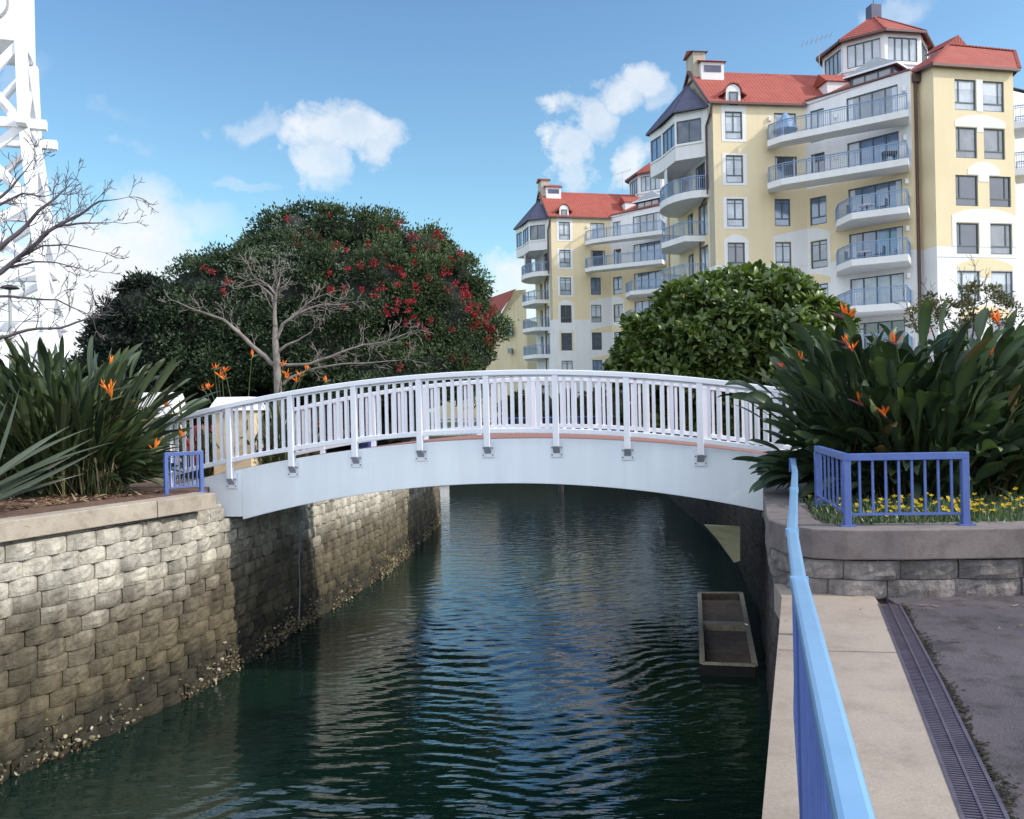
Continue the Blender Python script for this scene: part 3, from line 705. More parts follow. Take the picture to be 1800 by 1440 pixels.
def window(p,d,nn,w,z0,z1,kind,g,nm=None):
    fr=MB(); t=.075; h=z1-z0
    def vb(s,a=z0,b=z1,tt=t): fr.box(p+d*s+UZ*((a+b)/2),(tt,.07,b-a),(d,nn,UZ))
    def hb(z,a=0,b=w,tt=t): fr.box(p+d*((a+b)/2)+UZ*z,(b-a,.064,tt),(d,nn,UZ))
    vb(t/2);vb(w-t/2);hb(z0+t/2,t,w-t);hb(z1-t/2,t,w-t)
    if kind=='casement': vb(w/2,z0+h*.28,z1-t); hb(z0+h*.28,t,w-t); hb(z1-h*.15,t,w-t,.03)
    elif kind=='asym': vb(w*.22,z0+h*.26,z1-t); hb(z0+h*.26,t,w-t)
    elif kind=='asymr': vb(w*.76,z0+h*.26,z1-t); hb(z0+h*.26,t,w-t)
    elif kind=='slider':
        n_=max(2,round(w/.95))
        for i in range(1,n_): vb(w*i/n_)
    elif kind=='plain': pass
    f=part(fr,nm or ('sliding_door' if kind=='slider' and h>2 else 'window'),M['dkframe'])
    pn=MB(); q=p-nn*.01; pn.add([q+UZ*z0,q+d*w+UZ*z0,q+d*w+UZ*z1,q+UZ*z1],[(0,1,2,3)]); 
    part(pn,'pane',M[g],f)
    if kind in('asym','asymr','casement') and g=='g_curtain':
        bz=z1-h*brnd.choice((.30,.42,.46,.62)); pn=MB(); q=p-nn*.004; pn.add([q+UZ*bz,q+d*w+UZ*bz,q+d*w+UZ*z1,q+UZ*z1],[(0,1,2,3)]); part(pn,'blind',M['blind'],f)
    if kind=='slider' and h>2:
        for (s0,s1) in ((0,w*.12),(w*.88,w)) if brnd.random()<.6 else ((0,w*.22),):
            pn=MB(); q=p-nn*.004+d*s0; pn.add([q+UZ*z0,q+d*(s1-s0)+UZ*z0,q+d*(s1-s0)+UZ*z1,q+UZ*z1],[(0,1,2,3)]); part(pn,'curtain',M['blind'],f)
def panel(p,d,nn,pts,m,name='painted_band',out=.02):
    mb=MB(); n_=len(pts); vs=[p+d*s+UZ*z+nn*out for s,z in pts]+[p+d*s+UZ*z for s,z in pts]
    mb.add(vs,[tuple(range(n_))]+[(i,i+n_,(i+1)%n_+n_,(i+1)%n_) for i in range(n_)]); part(mb,name,m)
def arch(s0,s1,z0,z1,n_=12,lead=.0):
    pts=[(s0,z0),(s1,z0)]
    for i in range(n_+1):
        a=i/n_; s=s1+(s0-s1)*a; pts.append((s,z0+lead+(z1-z0-lead)*(1-abs(2*a-1)**2.2)))
    return pts
def eave(u,v,z=22.5): w=W(u,v,Z=z); return (w.x,w.y)
P2=eave(1252,176);Q=eave(1415,181);R_=eave(1600,126);T0=eave(1640,113);T1=eave(1775,122);T1=(T1[0]+.22,T1[1]+.05)
R2=(R_[0]+.62,R_[1]+.35)
T2=(T1[0]+1.1,T1[1]+2.6)
d1=Vector((Q[0]-P2[0],Q[1]-P2[1],0)).normalized(); n1=Vector((-d1.y,d1.x,0))  # n1 = into the building
GB=Vector((*P2,0))+n1*7.4
zy=11.2; GR=['g_dark','g_blue','g_curtain','g_grey']
wl=MB()
# F1
L1=(Vector(Q)-Vector(P2)).length
ops=[]
for k in range(7):
    ops.append((.88,2.12,19.85-3*k,21.75-3*k,'casement',['g_curtain','g_curtain','g_curtain','g_dark','g_dark','g_curtain','g_dark'][k]) if 19.85-3*k>.3 else (0.9,2.1,.1,.2))
ops=[o for o in ops if len(o)>4]
for k in range(2,7): ops.append((4.35,5.5,19.9-3*k,21.8-3*k,'casement',['g_blue','g_blue','g_blue','g_curtain','g_dark','g_blue','g_dark'][k]))
for k in range(2): ops.append((4.45,6.05,19.6-3*k,21.75-3*k,'slider',['g_curtain','g_dark'][k]))
wallface(wl,P2,Q,0,22.5,ops,((0,1),(zy,0)))
p,d,nn,L_=face(P2,Q)
for k in range(3):
    a,b,z0,z1=.88,2.12,19.85-3*k,21.75-3*k
    zt=23.4 if k==0 else z1+.12
    panel(p,d,nn,[(.62,z0-.18),(a,z0-.18),(a,z1),(a,min(zt,22.45)),(.62,min(zt,22.45))],M['white']); panel(p,d,nn,[(b,z0-.18),(2.38,z0-.18),(2.38,min(zt,22.45)),(b,min(zt,22.45))],M['white'])
    panel(p,d,nn,[(a,z1),(b,z1),(b,min(zt,22.45)),(a,min(zt,22.45))],M['white']); panel(p,d,nn,[(a,z0-.18),(b,z0-.18),(b,z0),(a,z0)],M['white'])
panel(p,d,nn,[(.62,11.2),(.88,11.2),(.88,12.75),(.62,12.75)],M['white']); panel(p,d,nn,[(2.12,11.2),(2.38,11.2),(2.38,12.75),(2.12,12.75)],M['white'])
panel(p,d,nn,arch(.62,2.38,12.75,13.3,lead=.15),M['white'])
for k in (4,):   # yellow surround of a lower window
    a,b,z0,z1=.88,2.12,19.85-3*k,21.75-3*k
    panel(p,d,nn,[(.70,z0-.05),(a,z0-.05),(a,z1+.3),(.70,z1+.3)],M['yellow']); panel(p,d,nn,[(b,z0-.05),(2.30,z0-.05),(2.30,z1+.3),(b,z1+.3)],M['yellow'])
panel(p,d,nn,[(4.2,12.85),(L1,12.85),(L1,13.75),(6.2,13.65),(5.2,13.45),(4.2,13.2)],M['white'])
panel(p,d,nn,[(4.2,11.2),(4.33,11.2),(4.33,12.85),(4.2,12.85)],M['white']); panel(p,d,nn,[(5.52,11.2),(L1,11.2),(L1,12.85),(5.52,12.85)],M['white'])
panel(p,d,nn,[(4.2,9.85),(L1,9.85),(L1,10.6),(6.0,10.5),(4.2,10.1)],M['yellow']); panel(p,d,nn,[(4.2,6.85),(L1,6.85),(L1,7.5),(6.0,7.4),(4.2,7.0)],M['yellow'])
# F3
ops=[]
for k in range(2): ops+= [(2.95,6.35,19.6-3*k,21.95-3*k,'slider',['g_grey','g_blue'][k]),(.35,1.35,19.6-3*k,21.8-3*k,'slider',['g_curtain','g_dark'][k])]
for k in range(2,7): 
    ops.append((2.95,6.5,19.6-3*k+.0,21.85-3*k,'slider',['','','g_blue','g_blue','g_curtain','g_dark','g_dark'][k]))
    ops.append((.2,1.4,19.9-3*k,21.8-3*k,'casement',['','','g_blue','g_grey','g_curtain','g_dark','g_blue'][k]))
wallface(wl,Q,R_,0,22.55,ops,((0,1),(zy,0),(16.45,1)))
p,d,nn,L3=face(Q,R_)
panel(p,d,nn,[(0,12.85),(1.62,12.85),(1.62,13.3),(.8,13.65),(0,13.75)],M['white']); panel(p,d,nn,[(0,11.2),(.18,11.2),(.18,12.85),(0,12.85)],M['white']); panel(p,d,nn,[(1.42,11.2),(1.62,11.2),(1.62,12.85),(1.42,12.85)],M['white'])
panel(p,d,nn,[(0,9.85),(1.6,9.85),(1.6,10.2),(.8,10.5),(0,10.6)],M['yellow']); panel(p,d,nn,[(0,6.85),(1.6,6.85),(1.6,7.2),(.8,7.45),(0,7.5)],M['yellow'])
wallface(wl,R_,R2,0,22.5,[],((0,1),(zy,0))); wallface(wl,R2,T0,0,22.5,[],((0,1),(zy,0)))
# T
ops=[];LT=(Vector(T1)-Vector(T0)).length
for k in range(7):
    if k<2: w=((1.50,3.02),(3.52,5.05))
    else: w=((1.42,3.02),(3.85,5.42))
    for j,(a,b) in enumerate(w):
        ops.append((a,b,19.75-3*k,21.68-3*k,'asym' if j==0 else 'asymr',[['g_curtain','g_curtain'],['g_grey','g_grey'],['g_dark','g_dark'],['g_dark','g_grey'],['g_curtain','g_curtain'],['g_dark','g_grey'],['g_dark','g_dark']][k][j]))
wallface(wl,T0,T1,0,22.5,ops,((0,1),(zy,0)))
p,d,nn,_=face(T0,T1)
panel(p,d,nn,[(3.04,19.7),(3.50,19.7),(3.50,21.72),(3.04,21.72)],M['white'])
panel(p,d,nn,arch(1.45,5.1,18.72,19.5,lead=.35),M['white']); panel(p,d,nn,[(3.04,18.4),(3.50,18.4),(3.50,18.72),(3.04,18.72)],M['white'])
panel(p,d,nn,arch(2.3,4.6,15.72,16.55,lead=.35),M['white']); panel(p,d,nn,[(3.06,15.3),(3.83,15.3),(3.83,15.72),(3.06,15.72)],M['white'])
panel(p,d,nn,arch(1.1,LT,12.72,13.6,lead=.45),M['white'])
for a,b in ((1.1,1.40),(3.04,3.83),(5.44,LT)): panel(p,d,nn,[(a,11.2),(b,11.2),(b,12.72),(a,12.72)],M['white'])
panel(p,d,nn,arch(1.42,5.42,9.72,10.5,lead=.3),M['yellow']); panel(p,d,nn,[(3.04,9.3),(3.83,9.3),(3.83,9.72),(3.04,9.72)],M['yellow'])
panel(p,d,nn,arch(1.42,5.42,6.72,7.5,lead=.3),M['yellow'])
for z in (10.55,): 
    g=MB(); g.box(p+d*(LT/2)+UZ*z+nn*.01,(LT,.03,.03),(d,nn,UZ)); part(g,'string_course',M['white'])
wallface(wl,T1,T2,0,22.2,[(.9,1.9,18.6-3*k+1.0,21.2-3*k,'slider','g_dark') for k in range(2)],((0,1),(zy,0),(15.6,1)))
T3=(T2[0]+3,T2[1]+1.5); T4=(T3[0]-3,T3[1]+16)
wallface(wl,T2,T3,0,22.2,[],((0,1),)); wallface(wl,T3,T4,0,22.2,[],((0,1),(zy,0)))
B4=(GB.x+1,GB.y+9); wallface(wl,T4,B4,0,22.2,[],((0,1),(zy,0)))
# gable wall (left) with doors behind the balconies
GBt=(GB.x,GB.y)
ops=[(1.6,3.6,16.6,18.8,'slider','g_dark')]
for k in range(3): ops+= [(1.3,3.2,13.6-3*k,15.9-3*k,'slider','g_curtain'),(4.2,5.4,13.6-3*k,15.8-3*k,'slider','g_dark')]
gx=[7.4-b for (a,b,*r) in ops]
ops2=[(7.4-b,7.4-a,*r) for (a,b,*r) in ops]
wallface(wl,GBt,P2,0,22.5,ops2,((0,1),(zy,0),(16.4,1)))
wallface(wl,B4,GBt,0,22.2,[],((0,1),(zy,0)))
# gable triangle
pG=Vector((*P2,0)); pM=pG+n1*3.7; RZ=25.95
wl.add([GB+UZ*22.5,pG+UZ*22.5,pM+UZ*RZ],[(0,1,2)],2)
wl.add([pG-d1*.012+UZ*11.2+n1*.0,pG-d1*.012+UZ*22.4,pG-d1*.012+n1*.9+UZ*22.4,pG-d1*.012+n1*.9+UZ*11.2],[(3,2,1,0)],2)
# roof slab closing the plan
cap=[P2,Q,R_,R2,T0,T1,T2,T3,T4,B4,GBt]; wl.add([(x,y,22.45) for x,y in cap],[tuple(range(len(cap)))],1)
part(wl,'wall',[M['yellow'],M['white'],M['beige']])
# main roof
rf=MB(); ov=.35
rid0=pM-d1*ov+UZ*RZ; rid1=pM+d1*11.2+UZ*RZ
e0=pG-d1*ov-n1*.25+UZ*22.3; e1=Vector((*Q,0))-n1*.25+UZ*22.3+d1*.1; e2=Vector((*R_,0))+UZ*22.62
back0=GB-d1*ov+n1*.25+UZ*22.3; back1=GB+d1*11.2+n1*.25+UZ*22.3
th=Vector((0,0,-.16))
f2=Vector((*Q,0))+(Vector((*R_,0))-Vector((*Q,0)))*.97+UZ*22.62; q3=Vector((*Q,0))+UZ*22.5
hip=rid1+n1*0; 
rf.add([e0,e1,f2,rid1+d1*1.,rid0],[(0,1,2,3,4)]); rf.add([rid0,rid1+d1*1.,back1,back0],[(0,1,2,3)])
rf.add([e0,rid0,rid0+th,e0+th],[(0,1,2,3)]); rf.add([rid0,back0,back0+th,rid0+th],[(0,1,2,3)])
roof=part(rf,'roof',M['tile'])
g=MB(); g.bar(e0-n1*.02-UZ*.05,Vector((*Q,0))-n1*.27+UZ*22.25,.12,.14); part(g,'gutter',M['fascia'])
g=MB(); g.bar(Vector((*Q,0))-n1*.05+UZ*22.62,Vector((*R_,0))+UZ*22.64,.16,.10); part(g,'parapet_trim',M['fascia'])
g=MB(); g.bar(e0-UZ*.06,rid0-UZ*.06,.10,.18); g.bar(back0-UZ*.06,rid0-UZ*.06,.10,.18); part(g,'verge',M['fascia'])
# chimney on the gable: stepped, tile capped
def rbox(name,c,sx,sy,z0,z1,m,ax=(d1,n1)):
    g=MB(); g.box((c[0],c[1],(z0+z1)/2),(sx,sy,z1-z0),(ax[0],ax[1],UZ)); return part(g,name,m)
def gablecap(name,c,sx,sy,z,h,m,ax=(d1,n1),ridge='x'):
    a,b=ax; C_=Vector((c[0],c[1],z)); g=MB(); X_=a*(sx/2);Y_=b*(sy/2)
    if ridge=='x': vs=[C_-X_-Y_,C_+X_-Y_,C_+X_+Y_,C_-X_+Y_,C_-X_+UZ*h,C_+X_+UZ*h]; fs=[(0,1,5,4),(2,3,4,5),(1,2,5),(3,0,4),(3,2,1,0)]
    else: vs=[C_-X_-Y_,C_+X_-Y_,C_+X_+Y_,C_-X_+Y_,C_-Y_+UZ*h,C_+Y_+UZ*h]; fs=[(1,2,5,4),(3,0,4,5),(0,1,4),(2,3,5),(3,2,1,0)]
    g.add(vs,fs); return part(g,name,m)
cc=pM+d1*.15
ch=rbox('chimney',cc+d1*.1,.9,1.5,25.2,27.05,M['beige']); gablecap('chimney_cap',cc+d1*.1,1.3,1.8,27.05,.35,M['tile'])
rbox('chimney_shoulder',cc+d1*.95-n1*.35,1.7,1.5,24.6,26.2,M['white']); gablecap('chimney_cap',cc+d1*.95-n1*.35,2.0,1.9,26.2,.45,M['tile'])
rbox('louvre',cc+d1*.95-n1*1.11,1.25,.06,25.5,25.95,M['slate'])
# arched dormer above the eave
dc=pG+d1*1.5; g=MB(); a0=dc+n1*.02
pts=[(-.52,22.0),(.52,22.0)]+[(.52*math.cos(PI*i/12),23.1+.52*math.sin(PI*i/12)) for i in range(13)]
n_=len(pts); vs=[a0+d1*s+UZ*z-n1*.06 for s,z in pts]+[a0+d1*s+UZ*z+n1*1.4 for s,z in pts]
g.add(vs,[tuple(range(n_))]+[(i,i+n_,(i+1)%n_+n_,(i+1)%n_) for i in range(n_)]); part(g,'arched_dormer',M['white'])
g=MB(); pts=[(.58*math.cos(PI*i/12),23.12+.58*math.sin(PI*i/12)) for i in range(13)]
pts=[(.95,22.85)]+pts+[(-.95,22.85)]
for (s,z),(s2,z2) in zip(pts,pts[1:]): g.bar(a0+d1*s+UZ*z-n1*.10,a0+d1*s2+UZ*z2-n1*.10,.10,.07)
for (s,z),(s2,z2) in zip(pts,pts[1:]): g.add([a0+d1*s+UZ*z-n1*.1,a0+d1*s2+UZ*z2-n1*.1,a0+d1*s2+UZ*z2+n1*1.5,a0+d1*s+UZ*z+n1*1.5],[(0,1,2,3)])
part(g,'dormer_roof',M['tile'])
window(a0-d1*.30-n1*.08,d1,-n1,.62,22.15,23.1,'plain','g_grey')
# lantern boxes behind
lc=W(1464,150,d=61.3); rbox('roof_box',lc,1.9,1.9,22.6,24.3,M['white']); gablecap('roof_box_cap',lc,2.2,2.2,24.3,.85,M['tile'])
# octagonal lantern
oc=Vector((27.95,64.5,0)); a0_=math.radians(-103)
def octa(r): return [(oc.x+r*math.cos(a0_+k*PI/4),oc.y+r*math.sin(a0_+k*PI/4)) for k in range(8)]
lw_=MB(); o8=octa(3.72)
for k in range(8):
    p8,q8=o8[k],o8[(k+1)%8]; LL=(Vector(q8)-Vector(p8)).length
    vis=k in (0,1,5,6,7)
    wallface(lw_,p8,q8,22.4,28.0,[(.28,LL-.28,25.95,27.65)],((0,0),),depth=.10)
lant=part(lw_,'lantern',M['white'])
for k in range(8):
    p8,q8=o8[k],o8[(k+1)%8]; P,d,nn,LL=face(p8,q8)
    fr=MB(); w_=LL-.56
    for i in range(5): fr.box(P+d*(.28+w_*i/4)+UZ*26.8-nn*.06,(.08,.06,1.7),(d,nn,UZ))
    for z in (25.98,27.62): fr.box(P+d*(LL/2)+UZ*z-nn*.06,(w_,.055,.08),(d,nn,UZ))
    f=part(fr,'lantern_window',M['dkframe']); pn=MB(); q=P+d*.28-nn*.08; pn.add([q+UZ*25.95,q+d*w_+UZ*25.95,q+d*w_+UZ*27.65,q+UZ*27.65],[(0,1,2,3)]); part(pn,'pane',M['g_curtain'],f)
g=MB(); g.prism(octa(3.80),25.7,25.82); part(g,'lantern_ledge',M['white'])
g=MB(); e8=[Vector((x,y,28.02)) for x,y in octa(4.15)]; ap=Vector((oc.x,oc.y,30.75)); g.add(e8+[ap],[(i,(i+1)%8,8) for i in range(8)]); part(g,'lantern_roof',M['tile'])
g=MB()
for i in range(8): g.bar(e8[i]-UZ*.06,e8[(i+1)%8]-UZ*.06,.12,.16)
part(g,'lantern_gutter',M['fascia'])
g=MB()
for i in range(8): g.bar(e8[i]+UZ*.05,ap+UZ*.02,.16,.08)
part(g,'hip_tiles',M['tile'])
rbox('finial',(oc.x,oc.y),.8,.8,30.3,31.5,M['slate']); g=MB(); g.tube([(oc.x,oc.y,31.4),(oc.x,oc.y,33.6)],[.04,.02],5); part(g,'mast',M['copper'])
# grey hipped dormer on the balcony front
gd=W(1540,140,d=57.6); a3=(Vector((*R_,0))-Vector((*Q,0))).normalized(); b3=Vector((-a3.y,a3.x,0))
rbox('grey_dormer',gd,3.0,1.4,22.3,23.75,M['slate'],(a3,b3)); window(Vector((gd.x,gd.y,0))-a3*1.35-b3*.72,a3,-b3,2.7,22.75,23.65,'slider','g_grey')
g=MB(); C_=Vector((gd.x,gd.y,23.75)); vs=[C_+a3*x+b3*y for x,y in ((-1.8,-1),(1.8,-1),(1.8,1.),(-1.8,1.))]+[C_+UZ*1.15]; g.add(vs,[(0,1,4),(1,2,4),(2,3,4),(3,0,4),(3,2,1,0)]); part(g,'grey_dormer_roof',M['greymetal'])
g=MB()
for i in range(4): g.bar(vs[i]-UZ*.03,vs[(i+1)%4]-UZ*.03,.1,.12)
part(g,'dormer_trim',M['wpaint'])
# hip roof of the corner tower
h0=W(1667,84,d=56.2); h1=W(1784,101,d=57.5); h0.z=h1.z=25.0
tr=MB(); dT=(Vector((*T1,0))-Vector((*T0,0))).normalized(); nT=Vector((-dT.y,dT.x,0))
A_=Vector((*T0,0))-dT*.3-nT*.3+UZ*22.45; B_=Vector((*T1,0))+dT*.25-nT*.3+UZ*22.45; C_=Vector((*R_,0))+Vector((-.1,1.6,0))+UZ*22.7; D_=h1+nT*3-UZ*2.5; E_=h0+nT*3.6-UZ*2.5-dT*1.5
tr.add([A_,B_,h1,h0],[(0,1,2,3)]); tr.add([C_,A_,h0,E_],[(0,1,2,3)]); tr.add([h0,h1,D_,E_],[(0,1,2,3)]); part(tr,'tower_roof',M['tile'])
g=MB(); g.bar(A_-UZ*.08,B_-UZ*.08,.14,.16); g.bar(C_-UZ*.08,A_-UZ*.08,.14,.16); part(g,'gutter',M['fascia'])
g=MB(); g.bar(A_+UZ*.04,h0+UZ*.05,.18,.08); g.bar(h0+UZ*.05,h1+UZ*.05,.18,.08); g.bar(B_+UZ*.04,h1+UZ*.04,.18,.08); part(g,'hip_tiles',M['tile'])
g=MB(); g.add([B_-UZ*.1,D_-UZ*.1,h1-UZ*.1],[(0,1,2)]); part(g,'gable_end',M['white'])
gc=W(1664,95,d=59.0); aa=Vector((.94,.34,0)).normalized(); bb=Vector((-aa.y,aa.x,0))
rbox('roof_vent',gc,1.5,1.6,24.2,25.7,M['white'],(aa,bb)); gablecap('roof_vent_cap',Vector((gc.x,gc.y,0))-bb*.0,1.9,2.0,25.7,.75,M['tile'],(aa,bb),'y')
rbox('louvre',Vector((gc.x,gc.y,0))-aa*.78,.06,1.3,24.6,25.6,M['slate'],(aa,bb))
# downpipes
g=MB(); pr=Vector((*R2,0))+Vector((-.25,-.22,0)); g.tube([pr+UZ*22.3,pr+UZ*0],[.11,.11],8); g.box(pr+UZ*22.1,(.5,.4,.5)); part(g,'downpipe',M['pipe'])
pl_=Vector((*P2,0))+n1*.95-d1*.12
g=MB(); g.tube([pG-n1*.2+UZ*22.2-d1*.1,pG-d1*.15+UZ*21.6,pl_+UZ*21.0,pl_+UZ*16.3],[.08]*4,6); a_=pl_+n1*1.3-d1*.1; g.tube([pl_+UZ*16.3,a_+UZ*15.6,a_+UZ*4.2],[.08]*3,6); g.tube([a_+UZ*4.2,a_+n1*1.8+UZ*4.0],[.08]*2,6); part(g,'downpipe',M['pipe'])
# wall lamps
def onface(p,q,s,z): P,d,nn,_=face(p,q); return P+d*s+UZ*z+nn*.08
for s,z in ((2.2,21.0),(6.75,21.5),(2.2,18.2),(6.75,18.4),(6.8,15.6),(6.8,12.6),(6.8,9.6)):
    g=MB(); P=onface(Q,R_,s,z); g.box(P,(.22,.16,.3)); part(g,'wall_lamp',M['boatwhite'])
g=MB(); g.box(onface(P2,Q,4.1,21.3),(.2,.14,.28)); part(g,'wall_lamp',M['boatwhite'])
# balconies --------------------------------------------------------------
def balcony(pts,zt,th=.42,rail_from=0,rail_to=None,h=1.02,upst=True):
    """pts: outline front to back; rail along pts[rail_from:rail_to]"""
    g=MB(); g.prism(pts,zt-th,zt); sl=part(g,'balcony',M['white'])
    rail_to=rail_to or len(pts); P_=[Vector((x,y,0)) for x,y in pts[rail_from:rail_to]]
    cx=sum(p[0] for p in pts)/len(pts); cy=sum(p[1] for p in pts)/len(pts); cen=Vector((cx,cy,0))
    P_=[p+(cen-p).normalized()*.10 for p in P_]
    g=MB()
    for a,b in zip(P_,P_[1:]):
        L_=(b-a).length; t=(b-a).normalized(); nn=Vector((t.y,-t.x,0))
        g.bar(a+UZ*(zt+h),b+UZ*(zt+h),.07,.06); g.bar(a+UZ*(zt+h-.14),b+UZ*(zt+h-.14),.03,.03); g.bar(a+UZ*(zt+.09),b+UZ*(zt+.09),.03,.03)
        nb=max(1,int(L_/.13))
        for i in range(nb+1):
            p=a+(b-a)*(i/nb); g.box(p+UZ*(zt+h/2),(.022,.022,h-.1),(t,nn,UZ))
        np_=max(1,round(L_/1.6))
        for i in range(np_+1):
            p=a+(b-a)*(i/np_); g.box(p+UZ*(zt+h/2+.02),(.07,.06,h),(t,nn,UZ))
    part(g,'railing',M['balrail'],sl); return sl
ax2=lambda u,v,z:(W(u,v,Z=z).x,W(u,v,Z=z).y)
fQ,fd,fn,_=face(Q,R_)
def onw(s,off=0): p=fQ+fd*s-fn*off; return (p.x,p.y)
def onf(s): p=Vector((*P2,0))+d1*s; return (p.x,p.y)
for zt,vv in ((19.6,(247,238,192)),(16.6,(322,314,277))):
    kL=ax2(1349,vv[0],zt); k1=ax2(1374,vv[1],zt); k2=ax2(1597,vv[2],zt)
    balcony([onf(3.9),kL,k1,k2,onw(7.0)],zt,rail_to=5)
for zt,vv in ((13.6,(386,374,361)),(10.6,(466,456,446)),(7.6,(547,538,531)),(4.6,(628,620,615))):
    kL=ax2(1469,vv[0],zt); k1=ax2(1497,vv[1],zt); k2=ax2(1597,vv[2],zt)
    balcony([onw(2.0),(kL[0]+.15,kL[1]+.2),k1,k2,onw(7.0)],zt,rail_to=5)
# right hand end balconies
for k in range(2):
    zt=19.3-3*k; a=Vector((*T1,0)); b=Vector((*T2,0)); g2=[(a.x+.15,a.y+.4),(a.x+2.0,a.y-.3),(a.x+3.6,a.y+1.8),(b.x+.5,b.y)]
    balcony(g2,zt)
# left bay: enclosed penthouse bay and open balconies under it
bc=[ax2(1235,191,22.35),ax2(1186,200,22.35),ax2(1163,222,22.35),ax2(1142,236,22.35)]
bay=MB(); bk=(pG+n1*.95)[:2]; bpts=[(GB.x,GB.y)]+bc[::-1]+[tuple(bk)]
def bayface(i0,i1,ops): wallface(bay,bc[i1],bc[i0],19.0,22.35,ops,((0,0),),depth=.12)
for i,opp in ((0,'A'),(1,'B'),(2,'C')):
    LL=(Vector(bc[i])-Vector(bc[i+1])).length
    bayface(i,i+1,[(.12 if i else .1,LL-.12,20.15,21.75,'slider',['g_dark','g_blue','g_blue'][i])] if LL>.6 else [])
wallface(bay,(GB.x,GB.y),bc[3],19.0,22.35,[],((0,0),)); wallface(bay,bc[0],tuple(bk),19.0,22.35,[],((0,0),))
bay.add([(x,y,19.0) for x,y in bpts],[tuple(range(len(bpts)))[::-1]],0); bay.add([(x,y,22.34) for x,y in bpts],[tuple(range(len(bpts)))],0)
part(bay,'penthouse_bay',M['white'])
g=MB()
for i in range(3): g.bar((*bc[i],20.02),(*bc[i+1],20.02),.12,.07)
part(g,'bay_ledge',M['white'])
hd=MB(); apx=pM-d1*.4+UZ*24.9; hp=[Vector((x,y,22.42))+ (Vector((x,y,0))-Vector((GB.x,GB.y-3.5,0))).normalized()*.35 for x,y in bc]
q0=pG+n1*.7-d1*.05+UZ*22.42; q9=GB-d1*.1+n1*.4+UZ*22.42
ring=[q0]+hp+[q9]; hd.add(ring+[apx],[(i+1,i,len(ring)) for i in range(len(ring)-1)]); part(hd,'bay_hood',M['slate'])
g=MB()
for i in range(len(ring)-1): g.bar(ring[i]-UZ*.05,ring[i+1]-UZ*.05,.10,.14)
for r0 in hp: g.bar(r0+UZ*.03,apx+UZ*.03,.06,.06)
part(g,'hood_trim',M['slate'])
def gp(u,v,z): return ax2(u,v,z)
# rounded balcony
cP=pG+n1*4.2; arc=[]
for i in range(13):
    a=PI*i/12; o_=cP+n1*(3.3*math.cos(a))*-1-d1*(2.3*math.sin(a)+.0); arc.append((o_.x,o_.y))
balcony(arc,16.6,th=.5)
g=MB(); ww=pG+n1*5.6; 
for k in range(8):
    a=.50*PI+.42*PI*k/8; a2=.50*PI+.42*PI*(k+1)/8
    P_=[cP+n1*(2.9*-math.cos(x))-d1*(1.9*math.sin(x)) for x in (a,a2)]
    g.add([P_[0]+UZ*16.6,P_[1]+UZ*16.6,P_[1]+UZ*19.0,P_[0]+UZ*19.0],[(3,2,1,0)])
part(g,'curved_screen_wall',M['white'])
for k in range(4):
    zt=13.6-3*k; b1=pG+n1*1.9; b2=b1-d1*1.5; b3_=pG+n1*4.6-d1*2.3; b4=pG+n1*6.9-d1*1.5; b5=pG+n1*7.2
    balcony([tuple(x[:2]) for x in (b1,b2,b3_,b4,b5)],zt,th=.4)
# side windows on gable next to corner (narrow, seen obliquely)
# television aerial
g=MB(); am=W(1440,118,d=62); g.tube([am,am+UZ*2.2],[.03,.02],5); t1=am+UZ*2.0; g.bar(t1+Vector((-1.2,0,-.35)),t1+Vector((1.0,0,.35)),.03,.03)
for i in range(7):
    c0=t1+Vector((-1.2+i*.35,0,-.35+i*.11)); g.bar(c0-Vector((.05,.4,-.1)),c0+Vector((.05,.4,-.1)),.015,.015)
t2=am+UZ*1.2; g.bar(t2+Vector((-.9,0,-.3)),t2+Vector((.9,0,.3)),.02,.02); part(g,'television_aerial',M['greymetal'])
# ---- the matching block further away: copy of the thing, its parts and sub-parts
def copy_tree(o,parent=None):
    c=o.copy(); COL.objects.link(c); c.parent=parent
    for ch_ in list(o.children): copy_tree(ch_,c)
    return c
bB=copy_tree(bA); RB=math.radians(4.5); tgt=W(968,377.6,Z=22.5); off_=Vector((P2[0]-O.x,P2[1]-O.y,0)); off_.rotate(Matrix.Rotation(RB,3,'Z'))
bB.location=(tgt.x-off_.x,tgt.y-off_.y,0); bB.rotation_euler.z=RB
bB['label']='more distant cream and white apartment block, left of and partly behind the large one'
# balcony furniture (things on the balconies of the near block)
def place_bbq(x,y,z,label):
    r_=empty('barbecue',(x,y,z)); tag(r_,label,'barbecue')
    g=MB(); g.box((x,y,z+.75),(.9,.5,.25)); o=g.build('lid',M['black'],r_,off=(x,y,z),bevel=.06)
    g=MB(); 
    for sx in (-.35,.35): g.box((x+sx,y,z+.32),(.06,.45,.62))
    g.build('cart',M['black'],r_,off=(x,y,z))
pz=fQ+fd*6.1+fn*.9; place_bbq(pz.x,pz.y,16.62,'dark covered barbecue at the right end of the second balcony from the top')

